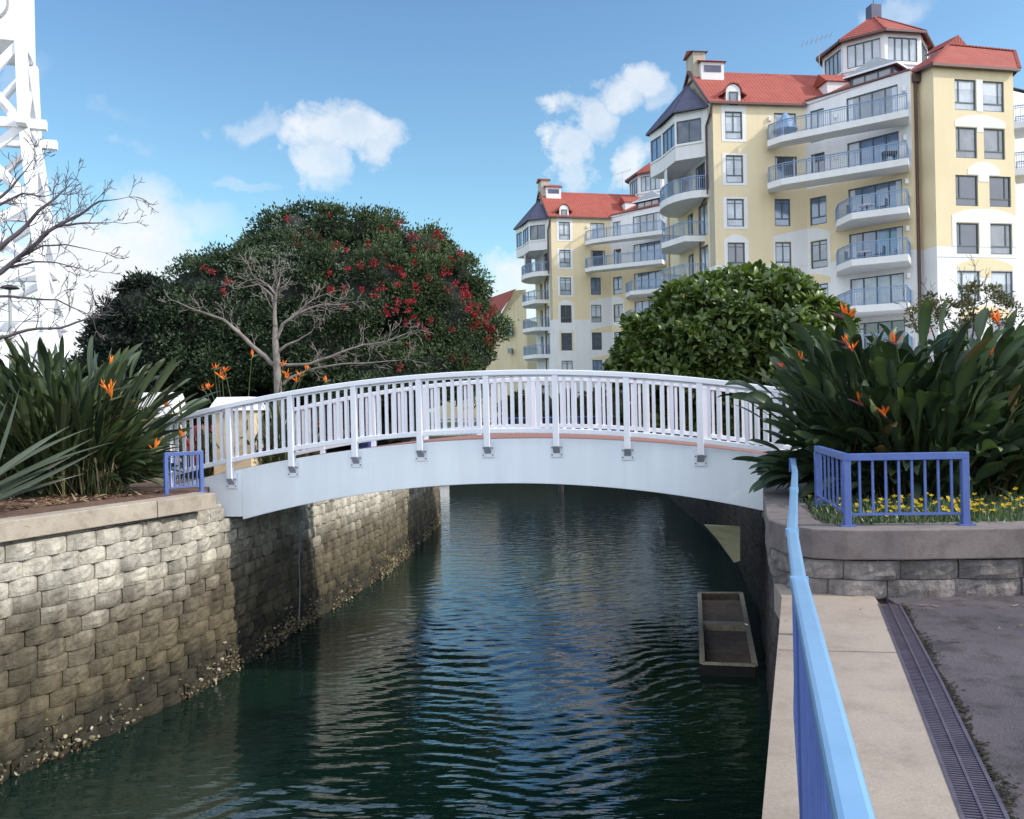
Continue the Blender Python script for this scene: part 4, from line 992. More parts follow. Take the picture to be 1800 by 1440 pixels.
def chair(x,y,z,a,label):
    r_=empty('patio_chair',(x,y,z)); tag(r_,label,'chair',group='patio furniture on the balconies'); g=MB(); g.box((0,0,.45),(.5,.5,.06)); g.build('seat',M['black'],r_)
    g=MB(); g.box((0,.24,.72),(.5,.05,.5)); g.build('backrest',M['black'],r_)
    for sx in (-.22,.22):
        for sy in (-.22,.22): g=MB(); g.box((sx,sy,.21),(.04,.04,.42)); g.build('leg',M['black'],r_)
    r_.rotation_euler.z=a
def ptable(x,y,z,label):
    r_=empty('patio_table',(x,y,z)); tag(r_,label,'table',group='patio furniture on the balconies'); g=MB(); g.tube([(0,0,.70),(0,0,.74)],[.5,.5],16); g.build('tabletop',M['boatwhite'],r_); g=MB(); g.tube([(0,0,0),(0,0,.7)],[.05,.05],8); g.build('leg',M['black'],r_)
for (s_,z_,nm) in ((4.6,13.62,'third'),(4.4,10.62,'fourth')):
    q=fQ+fd*s_+fn*.9; ptable(q.x,q.y,z_,'round pale patio table on the %s balcony from the top of the large block'%nm)
    for ds,w_ in ((-1.0,'left'),(1.0,'right')): q2=q+fd*ds; chair(q2.x,q2.y,z_,.8 if ds<0 else -2.2,'dark patio chair %s of the round table on the %s balcony from the top'%(w_,nm))
pq=Vector((*P2,0))+d1*5.0-n1*.5
r_=empty('parasol',(pq.x,pq.y,19.62)); tag(r_,'half folded grey blue parasol at the left end of the top balcony','parasol')
g=MB(); g.tube([(0,0,0),(0,0,2.1)],[.03,.03],6); g.build('pole',M['greymetal'],r_); g=MB(); g.tube([(0,0,.75),(0,0,1.3),(0,0,2.05)],[.85,.6,.03],10); g.build('canopy',M['balrail'],r_)
# distant third building behind the far block
bC=empty('distant_house',(0,112,0)); tag(bC,'distant cream house with sloping red roof left of the far apartment block','house')
def Cw(u,v,d): return W(u,v,d=d)
a=Cw(846,553,118);b=Cw(902,523,112); X0=Cw(838,560,118).x; X1=Cw(925,560,110).x
mb=MB(); pl4=[(X0-6,121),(Cw(872,560,112).x,112),(X1,108),(X1+6,124),(X0,132)]
mb.prism(pl4,0,13); 
zt=Cw(904,527,110).z
mb.add([(Cw(872,560,112).x,112,13),(X1,108,13),(X1,108,zt+1.0),(X1-1.5,108.6,zt+1.0)],[(0,1,2,3)])
o=mb.build('wall',M['cream'],bC); o.location=-bC.location
mb=MB(); mb.add([(Cw(872,560,112).x-.3,111.6,13.0),(X1-1.2,108.4,zt+1.2),(X1-7,122,zt+1.2),(X0-7,122,13.0)],[(0,1,2,3)]); o=mb.build('roof',M['tile'],bC); o.location=-bC.location
for (u0,u1,v0,v1) in ((887,902,572,591),(893,901,612,622)):
    p0=Cw(u0,v1,110.2);p1=Cw(u1,v0,109.2); mb=MB(); mb.box(((p0.x+p1.x)/2,109.6,(p0.z+p1.z)/2),(p1.x-p0.x,.3,p1.z-p0.z),(Vector((.84,-.5,0)).normalized(),Vector((.5,.84,0)).normalized(),UZ)); o=mb.build('window',M['g_dark'],bC); o.location=-bC.location
# ---------------------------------------------------------------- vegetation
def crown(name,root,lobes,nclump,crad,nleaf,leafL,leafW,dark,light,m,seed,up=.3,low=-9,flower=None,edge=.06,jit=.55,tintfn=None):
    """lobes [(x,y,z,rx,ry,rz)]; clumps spread over lobe surfaces, leaves over each clump"""
    rng=np.random.default_rng(seed); lob=np.array(lobes,float)
    area=lob[:,3]*lob[:,5]+lob[:,3]*lob[:,4]; w=area/area.sum()
    Cc=[];Nn=[]
    while len(Cc)<nclump:
        i=rng.choice(len(lob),p=w); dvec=rng.normal(0,1,3); dvec/=np.linalg.norm(dvec)
        if dvec[2]<-.55: continue
        p=lob[i,:3]+lob[i,3:]*dvec*rng.uniform(.82,1.07)
        if p[2]<low: continue
        # inside another lobe? then drop most
        e=((p-lob[:,:3])/lob[:,3:]); ins=(np.sum(e*e,1)<.72); ins[i]=False
        if ins.any() and rng.random()<.92: continue
        Cc.append(p); Nn.append(dvec)
    Cc=np.array(Cc);Nn=np.array(Nn)
    per=max(1,nleaf//nclump); idx=np.repeat(np.arange(nclump),per); n_=len(idx)
    cr_=rng.uniform(.6,1.25,nclump)*crad
    dl=rng.normal(0,1,(n_,3)); dl=unit(dl+Nn[idx]*.55+np.array([0,0,.35])); rr=(rng.random(n_)**.45)[:,None]*cr_[idx][:,None]
    P=Cc[idx]+dl*rr*np.array([1,1,.75])
    # stray sprigs on the outline
    st=rng.random(n_)<edge; P[st]+=unit(Nn[idx][st]+rng.normal(0,.4,(st.sum(),3))+[0,0,.5])*rng.uniform(.1,.45,(st.sum(),1))*crad*1.3
    L_=rng.uniform(.7,1.3,n_)*leafL; V,Fq=leaves(rng,P,dl,L_,L_*leafW/leafL,up=up,jit=jit)
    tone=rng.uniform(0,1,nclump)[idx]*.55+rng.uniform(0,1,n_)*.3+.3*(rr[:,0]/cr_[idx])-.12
    tone=np.clip(tone,0,1)[:,None]; col=np.array(dark)*(1-tone)+np.array(light)*tone
    if tintfn is not None: col=tintfn(P,col,rng,idx)
    colv=np.repeat(col,4,0)
    o=npmesh(name,V-np.array(root.location),Fq,colv,m,parent=root)
    return o,Cc,Nn,cr_
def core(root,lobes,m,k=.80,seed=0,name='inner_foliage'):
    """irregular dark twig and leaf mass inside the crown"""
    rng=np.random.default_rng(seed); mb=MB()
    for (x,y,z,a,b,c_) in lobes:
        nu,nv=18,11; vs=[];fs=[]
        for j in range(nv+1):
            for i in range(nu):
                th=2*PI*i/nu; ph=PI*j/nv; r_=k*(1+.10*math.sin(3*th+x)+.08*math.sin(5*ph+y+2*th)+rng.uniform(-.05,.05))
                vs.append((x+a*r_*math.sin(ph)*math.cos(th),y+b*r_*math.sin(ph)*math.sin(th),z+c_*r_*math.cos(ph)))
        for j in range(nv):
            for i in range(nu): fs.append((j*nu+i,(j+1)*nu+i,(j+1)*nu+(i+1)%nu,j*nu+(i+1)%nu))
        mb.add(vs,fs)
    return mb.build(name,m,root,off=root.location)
def lobe(u,v,ru,rv,d,dep=1.0):
    p=W(u,v,d=d); return (p.x,p.y,p.z,ru*d/F,ru*d/F*dep,rv*d/F)
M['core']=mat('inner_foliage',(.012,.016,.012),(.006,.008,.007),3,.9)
# pohutukawa --------------------------------------------------------------
po=empty('flowering_tree',(-6.5,27,0)); tag(po,'huge round dark evergreen tree with red blossoms on its right half, behind the bridge','tree')
LB=[lobe(520,412,50,34,27.2),lobe(575,405,40,28,27.5),lobe(655,418,52,32,27.5),lobe(738,445,46,36,27.5),lobe(802,500,38,45,27),lobe(430,470,46,40,26.8),lobe(352,510,44,38,26.5),lobe(845,585,32,50,26.8),lobe(300,545,40,40,26),lobe(520,530,118,104,27),lobe(660,545,148,116,27.5),lobe(410,560,105,104,26.5),lobe(325,585,80,78,26),lobe(765,575,90,106,27),lobe(800,640,72,70,26.5),
    lobe(560,620,260,95,27.5,.55),lobe(350,640,150,70,26.5,.7),lobe(725,492,80,72,28),lobe(600,470,66,54,28),lobe(490,462,60,50,28),lobe(700,665,150,60,26,.6)]
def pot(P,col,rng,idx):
    # sunlight put into leaf colour: clumps lighter and yellower towards the right
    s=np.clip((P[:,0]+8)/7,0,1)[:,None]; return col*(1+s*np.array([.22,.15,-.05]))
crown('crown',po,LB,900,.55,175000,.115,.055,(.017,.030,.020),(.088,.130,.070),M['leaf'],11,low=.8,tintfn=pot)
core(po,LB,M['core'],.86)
LB2=[lobe(250,545,40,48,25),lobe(215,600,48,60,25),lobe(260,640,75,70,25.5),lobe(180,650,45,45,25)]
po2=empty('dark_evergreen_tree',(-12,25,0)); tag(po2,'smaller near black evergreen tree at the left shoulder of the big blossoming tree','tree')
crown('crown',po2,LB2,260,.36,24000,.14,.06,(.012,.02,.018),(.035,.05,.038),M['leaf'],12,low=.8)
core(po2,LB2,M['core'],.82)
for rt,(x,y),h in ((po,(-6.5,27),3.5),(po2,(-11.6,25.2),2.8)):
    mb=MB(); rg=random.Random(3)
    for k in range(7):
        a=rg.uniform(0,6.28); mb.tube([(x+rg.uniform(-.5,.5),y+rg.uniform(-.3,.3),-.1),(x+math.cos(a)*.7,y+math.sin(a)*.6,h*.45),(x+math.cos(a)*1.3,y+math.sin(a)*1.1,h*.9)],[.22,.15,.08],6)
    mb.build('trunk',M['bark_dark'],rt,off=rt.location)
# red blossoms
rng=np.random.default_rng(21); lb=np.array(LB); P=[];Nr=[]
cent=[(560,420,30,10,6),(640,455,40,20,10),(690,400,35,12,8),(760,420,40,25,14),(790,480,22,30,16),(815,520,18,25,14),(735,480,30,30,10),(700,500,30,25,6),(700,545,30,25,14),(770,590,25,30,8),(850,560,16,20,14),(862,590,14,22,14),(835,570,14,20,8),(365,478,10,8,3),(395,505,10,8,3),(610,500,60,40,8),(540,415,25,12,3),(645,440,25,15,5),(600,385,50,10,4),(590,540,40,40,4),(720,640,40,30,3),(820,640,20,20,3)]
for (u,v,su,sv,k) in cent:
    for _ in range(max(1,int(k*.7))):
        uu=rng.normal(u,su*.7);vv=rng.normal(v,sv*.7)
        # march along the ray to the crown surface
        o_=np.array([0,0,EYE]); w=W(uu,vv,d=1.0); dr=np.array([w.x,1.0,w.z-EYE]); best=None
        for dd in np.arange(21,31,.15):
            p=o_+dr*dd; e=(p-lb[:,:3])/lb[:,3:]
            if (np.sum(e*e,1)<1.12).any(): best=p;break
        if best is None: best=o_+dr*26.3
        P.append(best-dr*.25)
P=np.array(P); n0=len(P); per=22; idx=np.repeat(np.arange(n0),per); dl=unit(rng.normal(0,1,(n0*per,3))); sz=rng.uniform(.04,.14,n0)[idx][:,None]
PP=P[idx]+dl*sz*rng.random((n0*per,1)); V,Fq=leaves(rng,PP,dl,np.full(len(PP),.085),np.full(len(PP),.045),jit=.3)
t=rng.random((len(PP),1)); col=np.array([.26,.015,.03])*(1-t)+np.array([.46,.04,.06])*t
bl_=npmesh('blossoms',V-np.array(po.location),Fq,np.repeat(col,4,0),M['petal'],parent=po); tag(bl_,kind='stuff')
# pale bud clusters on the upper left
P=[]
for _ in range(260):
    uu=rng.normal(500,48);vv=rng.normal(440,30); w=W(uu,vv,d=1.0); dr=np.array([w.x,1.0,w.z-EYE])
    for dd in np.arange(21,31,.15):
        p=np.array([0,0,EYE])+dr*dd
        if (np.sum(((p-lb[:,:3])/lb[:,3:])**2,1)<1.08).any(): P.append(p-dr*.2);break
P=np.array(P); idx=np.repeat(np.arange(len(P)),7); dl=unit(rng.normal(0,1,(len(idx),3))+[0,0,.6]); V,Fq=leaves(rng,P[idx]+dl*.05,dl,np.full(len(idx),.07),np.full(len(idx),.04))
npm=npmesh('buds',V-np.array(po.location),Fq,np.tile(np.array([[.22,.26,.20]]),(len(V),1)),M['leaf'],parent=po); tag(npm,kind='stuff')
# magnolia like bush ------------------------------------------------------
mg=empty('round_bush',(8.4,26.5,0)); tag(mg,'big rounded bush with large glossy bright green leaves in front of the apartment block','bush')
LBm=[lobe(1300,595,165,108,26.5),lobe(1180,630,90,85,26),lobe(1400,600,88,80,26.5),lobe(1130,660,58,52,25.5),lobe(1310,670,190,80,26.5,.7),lobe(1250,540,70,45,26.5),lobe(1360,530,70,42,26.5),lobe(1330,740,230,60,27,.5)]
def rosettes(root,lob_,n_,k,L0,W0,dark,light,seed,low):
    rng=np.random.default_rng(seed); lob=np.array(lob_); w=lob[:,3]*lob[:,5]; w=w/w.sum(); C_=[];N_=[]
    while len(C_)<n_:
        i=rng.choice(len(lob),p=w); dv=rng.normal(0,1,3); dv/=np.linalg.norm(dv)
        if dv[2]<-.5: continue
        bumpy=1+.05*math.sin(7*dv[0]+i)+.06*math.sin(9*dv[2]+2*dv[0]*3)
        p=lob[i,:3]+lob[i,3:]*dv*bumpy*rng.uniform(.80,1.03)
        if p[2]<low: continue
        e=((p-lob[:,:3])/lob[:,3:]); ins=(np.sum(e*e,1)<.75); ins[i]=False
        if ins.any(): continue
        C_.append(p);N_.append(dv)
    C_=np.array(C_);N_=np.array(N_); idx=np.repeat(np.arange(n_),k); m_=len(idx)
    axis=unit(N_+np.array([0,0,1.3])+rng.normal(0,.25,(n_,3)))[idx]
    A=unit(axis*rng.uniform(.25,1.1,(m_,1))+unit(rng.normal(0,1,(m_,3)))*.9)
    X=unit(np.cross(A,axis+rng.normal(0,.15,(m_,3)))); Nn=np.cross(X,A)
    L_=(rng.uniform(.7,1.25,m_)*L0)[:,None]; Wd=L_*W0/L0; P=C_[idx]+rng.normal(0,.03,(m_,3))
    prof=[(0,.12,0),(.3,.7,.05),(.65,1.0,.06),(.9,.6,.0),(1.02,.05,-.06)]
    vs=[]
    for (t,wf,dz) in prof:
        c_=P+A*L_*t+Nn*L_*dz; vs+= [c_-X*Wd*.5*wf+Nn*Wd*.16*wf,c_,c_+X*Wd*.5*wf+Nn*Wd*.16*wf]
    V=np.stack(vs,1).reshape(-1,3); b=np.arange(m_)[:,None]*15; fs=[]
    for r_ in range(4):
        for c_ in range(2): q=r_*3+c_; fs.append(b+np.array([[q,q+1,q+4,q+3]]))
    Fq=np.concatenate(fs,0)
    t=np.clip(rng.random(n_)[idx]*.55+rng.random(m_)*.4,0,1)[:,None]; col=np.array(dark)*(1-t)+np.array(light)*t
    ye=rng.random(m_)<.012; col[ye]=[.28,.26,.05]
    return npmesh('crown',V-np.array(root.location),Fq,np.repeat(col,15,0),M['leafg'],parent=root,smooth=True)
rosettes(mg,LBm,5000,9,.31,.125,(.022,.044,.014),(.18,.25,.06),31,.5)
core(mg,LBm,M['core'],.80)
mb=MB(); 
for k in range(6):
    a=k*1.05; mb.tube([(8.4+.3*math.cos(a),26.5,-.1),(8.4+1.2*math.cos(a),26.5+.8*math.sin(a),1.6),(8.4+2.4*math.cos(a),26.5+1.5*math.sin(a),3.4)],[.16,.1,.05],6)
mb.build('trunk',M['bark_dark'],mg,off=mg.location)
# bare branching trees ----------------------------------------------------
def branchy(root,limbs,m,seed,twig_len,levels=4,up=.5,density=1.,gn='branches',flat=.6,minr=.003,step=.12,nth=1.0):
    rg=random.Random(seed); mb=MB(); cnt=[0]
    def grow(p,d,L_,r_,lev):
        if lev<0 or cnt[0]>14000: return
        cnt[0]+=1
        n_=max(2,int(L_/step)); pts=[p];rs=[r_]; dd=d.copy()
        for i in range(n_):
            dd=(dd+Vector((rg.gauss(0,.22),rg.gauss(0,.2)*flat,rg.gauss(0,.19)+up*.05))).normalized(); pts.append(pts[-1]+dd*(L_/n_)); rs.append(max(minr*.7,r_*(1-.62*(i+1)/n_)))
        mb.tube(pts,rs,4 if r_<.02 else 5,cap=False)
        kids=rg.choice((2,3,3)) if lev>0 else 0
        for k in range(kids):
            i=rg.randint(max(1,n_//3),n_) if k else n_
            a=rg.uniform(.45,1.0)*rg.choice((-1,1)); ax_=Vector((rg.gauss(0,.35),1*1.0,rg.gauss(0,.3))).normalized()
            nd=(pts[i]-pts[i-1]).normalized(); nd.rotate(Matrix.Rotation(a*(.55 if k==0 else 1),3,ax_)); nd.y+=rg.gauss(0,.3)*flat; nd.z+=up*.25; nd.normalize()
            grow(pts[i],nd,L_*rg.uniform(.55,.85),max(minr,rs[i]*.72),lev-1)
    for (pts,r0,r1,kd,kl) in limbs:
        n_=len(pts)
        # densify with wobble
        P_=[Vector(p) for p in pts]; Q_=[]
        for a,b in zip(P_,P_[1:]):
            for t in (0,.33,.66): Q_.append(a.lerp(b,t)+Vector((rg.gauss(0,.012),rg.gauss(0,.03),rg.gauss(0,.012)))*((b-a).length if t else 0))
        Q_.append(P_[-1]); rs=[r0+(r1-r0)*i/(len(Q_)-1) for i in range(len(Q_))]
        mb.tube(Q_,rs,7)
        tot=len(Q_)
        for i in range(1,tot):
            seg=(Q_[i]-Q_[i-1]); ln=seg.length
            if kd<=0: continue
            nk=ln*kd*density; k=int(nk)+(rg.random()<nk-int(nk))
            if i<tot*.25: k=int(k*.25)
            for _ in range(k):
                a=rg.uniform(.5,1.15)*rg.choice((-1,1)); nd=seg.normalized(); nd.rotate(Matrix.Rotation(a,3,Vector((rg.gauss(0,.3),1,rg.gauss(0,.3))).normalized())); nd.z+=up*.5; nd.normalize()
                grow(Q_[i-1].lerp(Q_[i],rg.random()),nd,kl*rg.uniform(.6,1.2),max(minr,rs[i]*.45),levels-1)
        grow(Q_[-1],(Q_[-1]-Q_[-2]).normalized(),kl,r1,levels)
    return mb.build(gn,m,root,off=root.location,smooth=True)
bt=empty('bare_tree',W(489,700,d=19.5)); bt.location.z=.1; tag(bt,'grey leafless spreading tree standing in front of the big dark tree by the bridge','tree')
w2=lambda pts,d: [W(u,v,d=d+k*.0) for k,(u,v) in enumerate(pts)]
mb=MB(); tp_=w2([(490,745),(489,690),(487,640),(484,600),(484,575)],19.5); tp_[0].z=.0; mb.tube(tp_,[.12,.095,.085,.07,.06],8); mb.build('trunk',M['bark'],bt,off=bt.location,smooth=True)
K=19.5
limbs=[(w2([(487,645),(455,618),(420,585),(393,562),(343,545),(318,534)],K),.06,.014,1.5,.22),
 (w2([(484,580),(483,543),(486,515),(490,497)],K),.055,.016,3.6,.27),
 (w2([(485,600),(497,570),(520,553),(545,542),(562,536),(600,535)],K),.05,.012,2.6,.28),
 (w2([(505,565),(530,543),(548,528)],K),.034,.011,3.2,.28),
 (w2([(486,520),(470,500),(448,488)],K),.03,.011,3.4,.28),
 (w2([(488,640),(507,642),(545,640),(596,621),(640,606),(680,601),(705,590)],K),.045,.012,2.4,.28),
 (w2([(490,680),(515,662),(545,650),(600,640),(650,638),(695,634)],K),.038,.01,1.2,.30),
 (w2([(488,620),(505,606),(525,598),(548,583)],K),.04,.012,.3,.2),
 (w2([(484,545),(478,520),(455,500),(430,505)],K),.04,.012,2.5,.24)]
branchy(bt,limbs,M['bark'],5,.4,levels=3,up=.6,flat=.7,minr=.0080,density=2.3)
lt=empty('bare_tree',(-11,12.5,0)); tag(lt,'leafless tree reaching thin purplish twigs in from the left edge over the white tower','tree')
K=12.5
mb=MB(); b0=W(-330,690,d=K); mb.tube([(b0.x-.1,b0.y,.2),tuple(b0),tuple(W(-250,560,d=K))],[.22,.19,.16],8); mb.build('trunk',M['bark_left'],lt,off=lt.location,smooth=True)
limbs=[(w2([(-250,560),(-120,500),(0,436),(45,398),(87,357),(108,338)],K),.055,.012,2.6,.26),
 (w2([(-250,580),(-100,540),(0,480),(50,440),(105,395),(140,378),(175,354),(195,352)],K),.05,.008,2.6,.26),
 (w2([(-60,520),(0,478),(40,450),(75,432),(115,430),(155,438)],K),.028,.006,1.8,.26),
 (w2([(105,396),(150,392),(190,392)],K),.02,.006,3.2,.24),
 (w2([(-250,620),(-100,560),(0,521),(50,524),(100,527),(140,546)],K),.03,.008,2.8,.25),
 (w2([(-250,660),(-100,630),(0,594),(50,580),(105,577),(150,562),(165,556)],K),.035,.008,2.6,.24),
 (w2([(20,470),(60,460),(100,462),(150,474)],K),.02,.005,2.4,.22),
 (w2([(-200,520),(-100,420),(-30,370),(20,330),(45,300)],K),.04,.01,3.0,.25),
 (w2([(-150,480),(-60,400),(0,360),(40,340),(70,345)],K),.03,.01,3.0,.25)]
branchy(lt,limbs,M['bark_left'],15,.35,levels=3,up=.75,flat=.5,minr=.0056,step=.07,density=2.2)
# strelitzia clumps -------------------------------------------------------
def strap(root,bases,n_,hlo,hhi,bl_,bw,seed,dark,light,name='leaves',lean=(0,75),azr=(0,360),mid=.35,droop=.25):
    """stiff paddle leaves on long stalks; bases list of (x,y,z,r)"""
    rg=np.random.default_rng(seed); VS=[];FS=[];CS=[]; nb=0
    for k in range(n_):
        bx_=bases[rg.integers(len(bases))]; a=math.radians(rg.uniform(*azr)); r_=bx_[3]*math.sqrt(rg.random())
        le=math.radians(lean[0]+(lean[1]-lean[0])*rg.random()**.8)
        az_=a+rg.normal(0,.25); base=np.array([bx_[0]+math.cos(a)*r_,bx_[1]+math.sin(a)*r_,bx_[2]])
        H=rg.uniform(hlo,hhi)*(1-.10*math.sin(le)); B_=bl_*rg.uniform(.75,1.2); Wd=bw*rg.uniform(.75,1.25)
        hd=np.array([math.cos(az_),math.sin(az_),0]); upv=np.array([0,0,1.])
        # centre line
        nst=5; nbl=8; pts=[base]; ang=le*.62; L1=H-B_; 
        for i in range(nst):
            ang+=le*.38/nst; pts.append(pts[-1]+(hd*math.sin(ang)+upv*math.cos(ang))*L1/nst)
        s0=len(pts)-1; dr=droop*rg.uniform(.2,1.6)
        for i in range(nbl):
            ang+=dr/nbl*(1+i*.25); pts.append(pts[-1]+(hd*math.sin(ang)+upv*math.cos(ang))*B_/nbl)
        pts=np.array(pts); m_=len(pts); tg=np.gradient(pts,axis=0); tg/=np.linalg.norm(tg,axis=1)[:,None]
        sd=np.cross(tg,upv); sd/=np.maximum(np.linalg.norm(sd,axis=1),1e-6)[:,None]
        tw=rg.normal(0,.7); nr=np.cross(sd,tg); sd2=sd*math.cos(tw)+nr*math.sin(tw); nr2=np.cross(sd2,tg)
        wv=np.zeros(m_); wv[:s0+1]=.016+.006*np.linspace(1,0,s0+1)
        tt=np.linspace(0,1,nbl+1); wv[s0:]=np.maximum(.012,Wd*.5*np.sin(PI*np.clip(tt*.93+.04,0,1))**.62); wv[-1]=.004
        fold=(.45*rg.uniform(.4,1.4))
        Lp=pts-sd2*wv[:,None]*math.cos(fold)+nr2*(wv*math.sin(fold))[:,None]; Rp=pts+sd2*wv[:,None]*math.cos(fold)+nr2*(wv*math.sin(fold))[:,None]
        V=np.stack([Lp,pts,Rp],1).reshape(-1,3); VS.append(V)
        q=np.arange(m_-1)[:,None]*3; FS.append(np.concatenate([q+np.array([[0,1,4,3]]),q+np.array([[1,2,5,4]])],0)+nb); nb+=len(V)
        t=rg.random()**1.4; c_=np.array(dark)*(1-t)+np.array(light)*t; cc=np.tile(c_,(m_,1)); cc[:s0]=cc[:s0]*np.array([1.1,1.0,.7])
        if rg.random()<.02: cc[:]=[.16,.11,.05]
        if rg.random()<.25: cc[-2:]*=np.array([1.8,1.5,1.2])
        c3=np.repeat(cc,3,0); c3[1::3]*=1.35; CS.append(c3)
    return npmesh(name,np.concatenate(VS)-np.array(root.location),np.concatenate(FS),np.concatenate(CS),M['blade'],parent=root,smooth=True)
def flower(root,p,az_,size=.16,stem_from=None,tone=0,vert=.3,rgs=0):
    size*=.8
    rg=random.Random(rgs); p=Vector(p); mb=MB(); hd=Vector((math.cos(az_),math.sin(az_),vert)).normalized(); G=(.10,.13,.06); PU=(.20,.07,.10)
    # beak (spathe)
    mb.tube([p-hd*size*.15,p+hd*size*.35,p+hd*size*.85,p+hd*size*1.15],[size*.07,size*.10,size*.055,.002],6,col=G if tone==0 else PU)
    OR=[(.85,.24,.02),(.90,.30,.03),(.80,.16,.02)]; OR=OR if tone==0 else [(.90,.20,.02),(.85,.16,.02),(.9,.27,.03)]
    sidev=hd.cross(Vector((0,0,1))).normalized()
    for k in range(rg.choice((4,5,6,7))):
        a=rg.uniform(-.75,.9); b=rg.gauss(0,.35); dv=(Vector((0,0,1))*math.cos(a)+hd*math.sin(a)+sidev*b).normalized(); q=p+hd*size*rg.uniform(-.05,.25); L_=size*rg.uniform(.75,1.25)
        x=dv.cross(Vector((rg.gauss(0,1),rg.gauss(0,1),.1))).normalized()
        w_=size*.10; m1_=q+dv*L_*.55
        vs=[q,m1_+x*w_,q+dv*L_,m1_-x*w_,m1_+dv.cross(x)*w_*.6,m1_-dv.cross(x)*w_*.6]; c_=rg.choice(OR)
        mb.add(vs,[(0,1,4),(1,2,4),(2,3,4),(3,0,4),(0,5,1),(1,5,2),(2,5,3),(3,5,0)],0,c_)
    if rg.random()<.6: q=p+hd*size*.2; mb.tube([q,q+(hd+Vector((0,0,.5)))*size*.5],[size*.03,.002],4,col=(.05,.06,.4))
    o=mb.build('flower_head',M['petal'],root,off=root.location)
    if stem_from is not None:
        mb=MB(); s=Vector(stem_from); mid=(s+p)/2+Vector((0,0,.15))-hd*.08; mb.tube([s,mid,p-hd*size*.1],[.012,.010,.009],5,col=(.07,.10,.035)); mb.build('flower_stem',M['blade'],root,off=root.location)
DK=(.016,.030,.018); LT=(.070,.105,.050)
st=empty('bird_of_paradise_plant',(4.9,10.3,.5)); tag(st,'massive dark bird of paradise clump with orange flowers on the right planter','plant')
bs=[(4.6,9.9,.5,.5),(5.4,10.5,.5,.55),(4.2,10.1,.5,.3),(6.1,10.6,.5,.5)]
strap(st,bs,780,1.25,2.3,.46,.145,41,DK,LT,lean=(3,56),droop=.35)
strap(st,[(4.1,10.0,.5,.3),(4.5,9.7,.5,.4)],170,.9,1.5,.46,.12,42,DK,(.045,.075,.035),lean=(42,86),azr=(150,235),droop=.4)
strap(st,[(5.6,10.0,.5,.6),(6.2,10.2,.5,.5)],150,1.3,1.95,.46,.135,43,DK,LT,lean=(30,72),azr=(-60,60),droop=.4)
strap(st,[(4.7,9.7,.5,.6),(5.5,9.9,.5,.5)],170,.8,1.6,.44,.135,45,DK,LT,lean=(15,68),azr=(220,320),droop=.45)
# dead stalks at the foot
mb=MB(); rg=random.Random(8)
for k in range(260):
    b_=rg.choice(bs[:2]+bs[3:]); x=b_[0]+rg.gauss(0,.4);y=b_[1]-.35+rg.gauss(0,.2); a=rg.uniform(-.5,.5); c_=rg.choice([(.10,.075,.045),(.06,.05,.03),(.05,.06,.03)])
    mb.bar((x,y,.5),(x+a*.45,y-.1+rg.uniform(-.1,.1),.5+rg.uniform(.35,.8)),.018,.008,col=c_)
mb.build('old_stalks',M['litter'],st,off=st.location)
FR=[(1492,562,9.6,2.6,.24,1),(1573,605,9.3,2.2,.17,1),(1500,618,9.3,2.4,.16,1),(1408,637,9.6,2.6,.14,1),(1375,647,9.9,2.6,.12,1),(1628,592,9.6,1.5,.13,1),(1756,572,9.9,1.2,.24,1),(1742,625,9.6,2.0,.14,1),(1515,712,8.9,2.8,.17,1),(1557,733,8.8,1.8,.16,1),(1488,605,9.4,2.7,.12,1)]
for i,(u,v,d,a,s_,tn) in enumerate(FR):
    p=W(u,v,d=d); flower(st,p,a,s_,(4.9+(p.x-4.9)*.55,9.9,.9),tn,vert=.5,rgs=i)
st2=empty('bird_of_paradise_plant',(-7.0,13.9,.45)); tag(st2,'wide bird of paradise clump with orange flowers on the mulch of the left planter','plant')
bs=[(-7.3,13.7,.42,.5),(-8.0,14.0,.42,.5),(-6.9,13.9,.42,.35)]
strap(st2,bs,700,1.3,2.75,.72,.105,51,(.018,.032,.018),(.075,.105,.05),lean=(2,58),droop=.22)
strap(st2,[(-6.95,13.8,.42,.4)],130,1.0,1.6,.62,.085,52,(.018,.034,.018),(.07,.10,.05),lean=(40,80),azr=(-40,35),droop=.3)
strap(st2,[(-7.6,13.6,.42,.5)],70,.8,1.5,.6,.10,53,(.018,.034,.018),(.06,.09,.05),lean=(25,75),azr=(200,330),droop=.4)
mb=MB(); rg=random.Random(18)
for k in range(230):
    x=rg.uniform(-8.2,-6.1);y=13.4+rg.gauss(0,.15); a=rg.uniform(-.5,.5); c_=rg.choice([(.13,.12,.06),(.08,.09,.04),(.20,.17,.10),(.05,.07,.03)])
    mb.bar((x,y,.38),(x+a*.35,y-.12,.42+rg.uniform(.2,.62)),.018,.006,col=c_)
mb.build('old_stalks',M['litter'],st2,off=st2.location)
FL=[(190,690,12.9,.2,.24),(196,703,12.8,.5,.20),(192,640,13.3,1.4,.17),(268,790,12.9,.3,.20),(316,770,13.2,.2,.15),(288,716,13.6,.3,.18),(183,682,12.9,2.5,.16)]
for i,(u,v,d,a,s_) in enumerate(FL):
    p=W(u,v,d=d); flower(st2,p,a,s_,(-7.0+(p.x+7.0)*.45,13.6,.8),0,vert=.35,rgs=30+i)
st3=empty('bird_of_paradise_plant',(-7.2,19.2,.3)); tag(st3,'distant bird of paradise clump with tall orange flowers below the bare grey tree','plant')
bs=[(-6.6,18.2,.3,.6),(-5.7,18.3,.3,.6),(-4.9,18.5,.3,.5)]
strap(st3,bs,330,1.0,1.75,.6,.06,61,(.025,.045,.025),(.09,.12,.06),lean=(2,55),droop=.2)
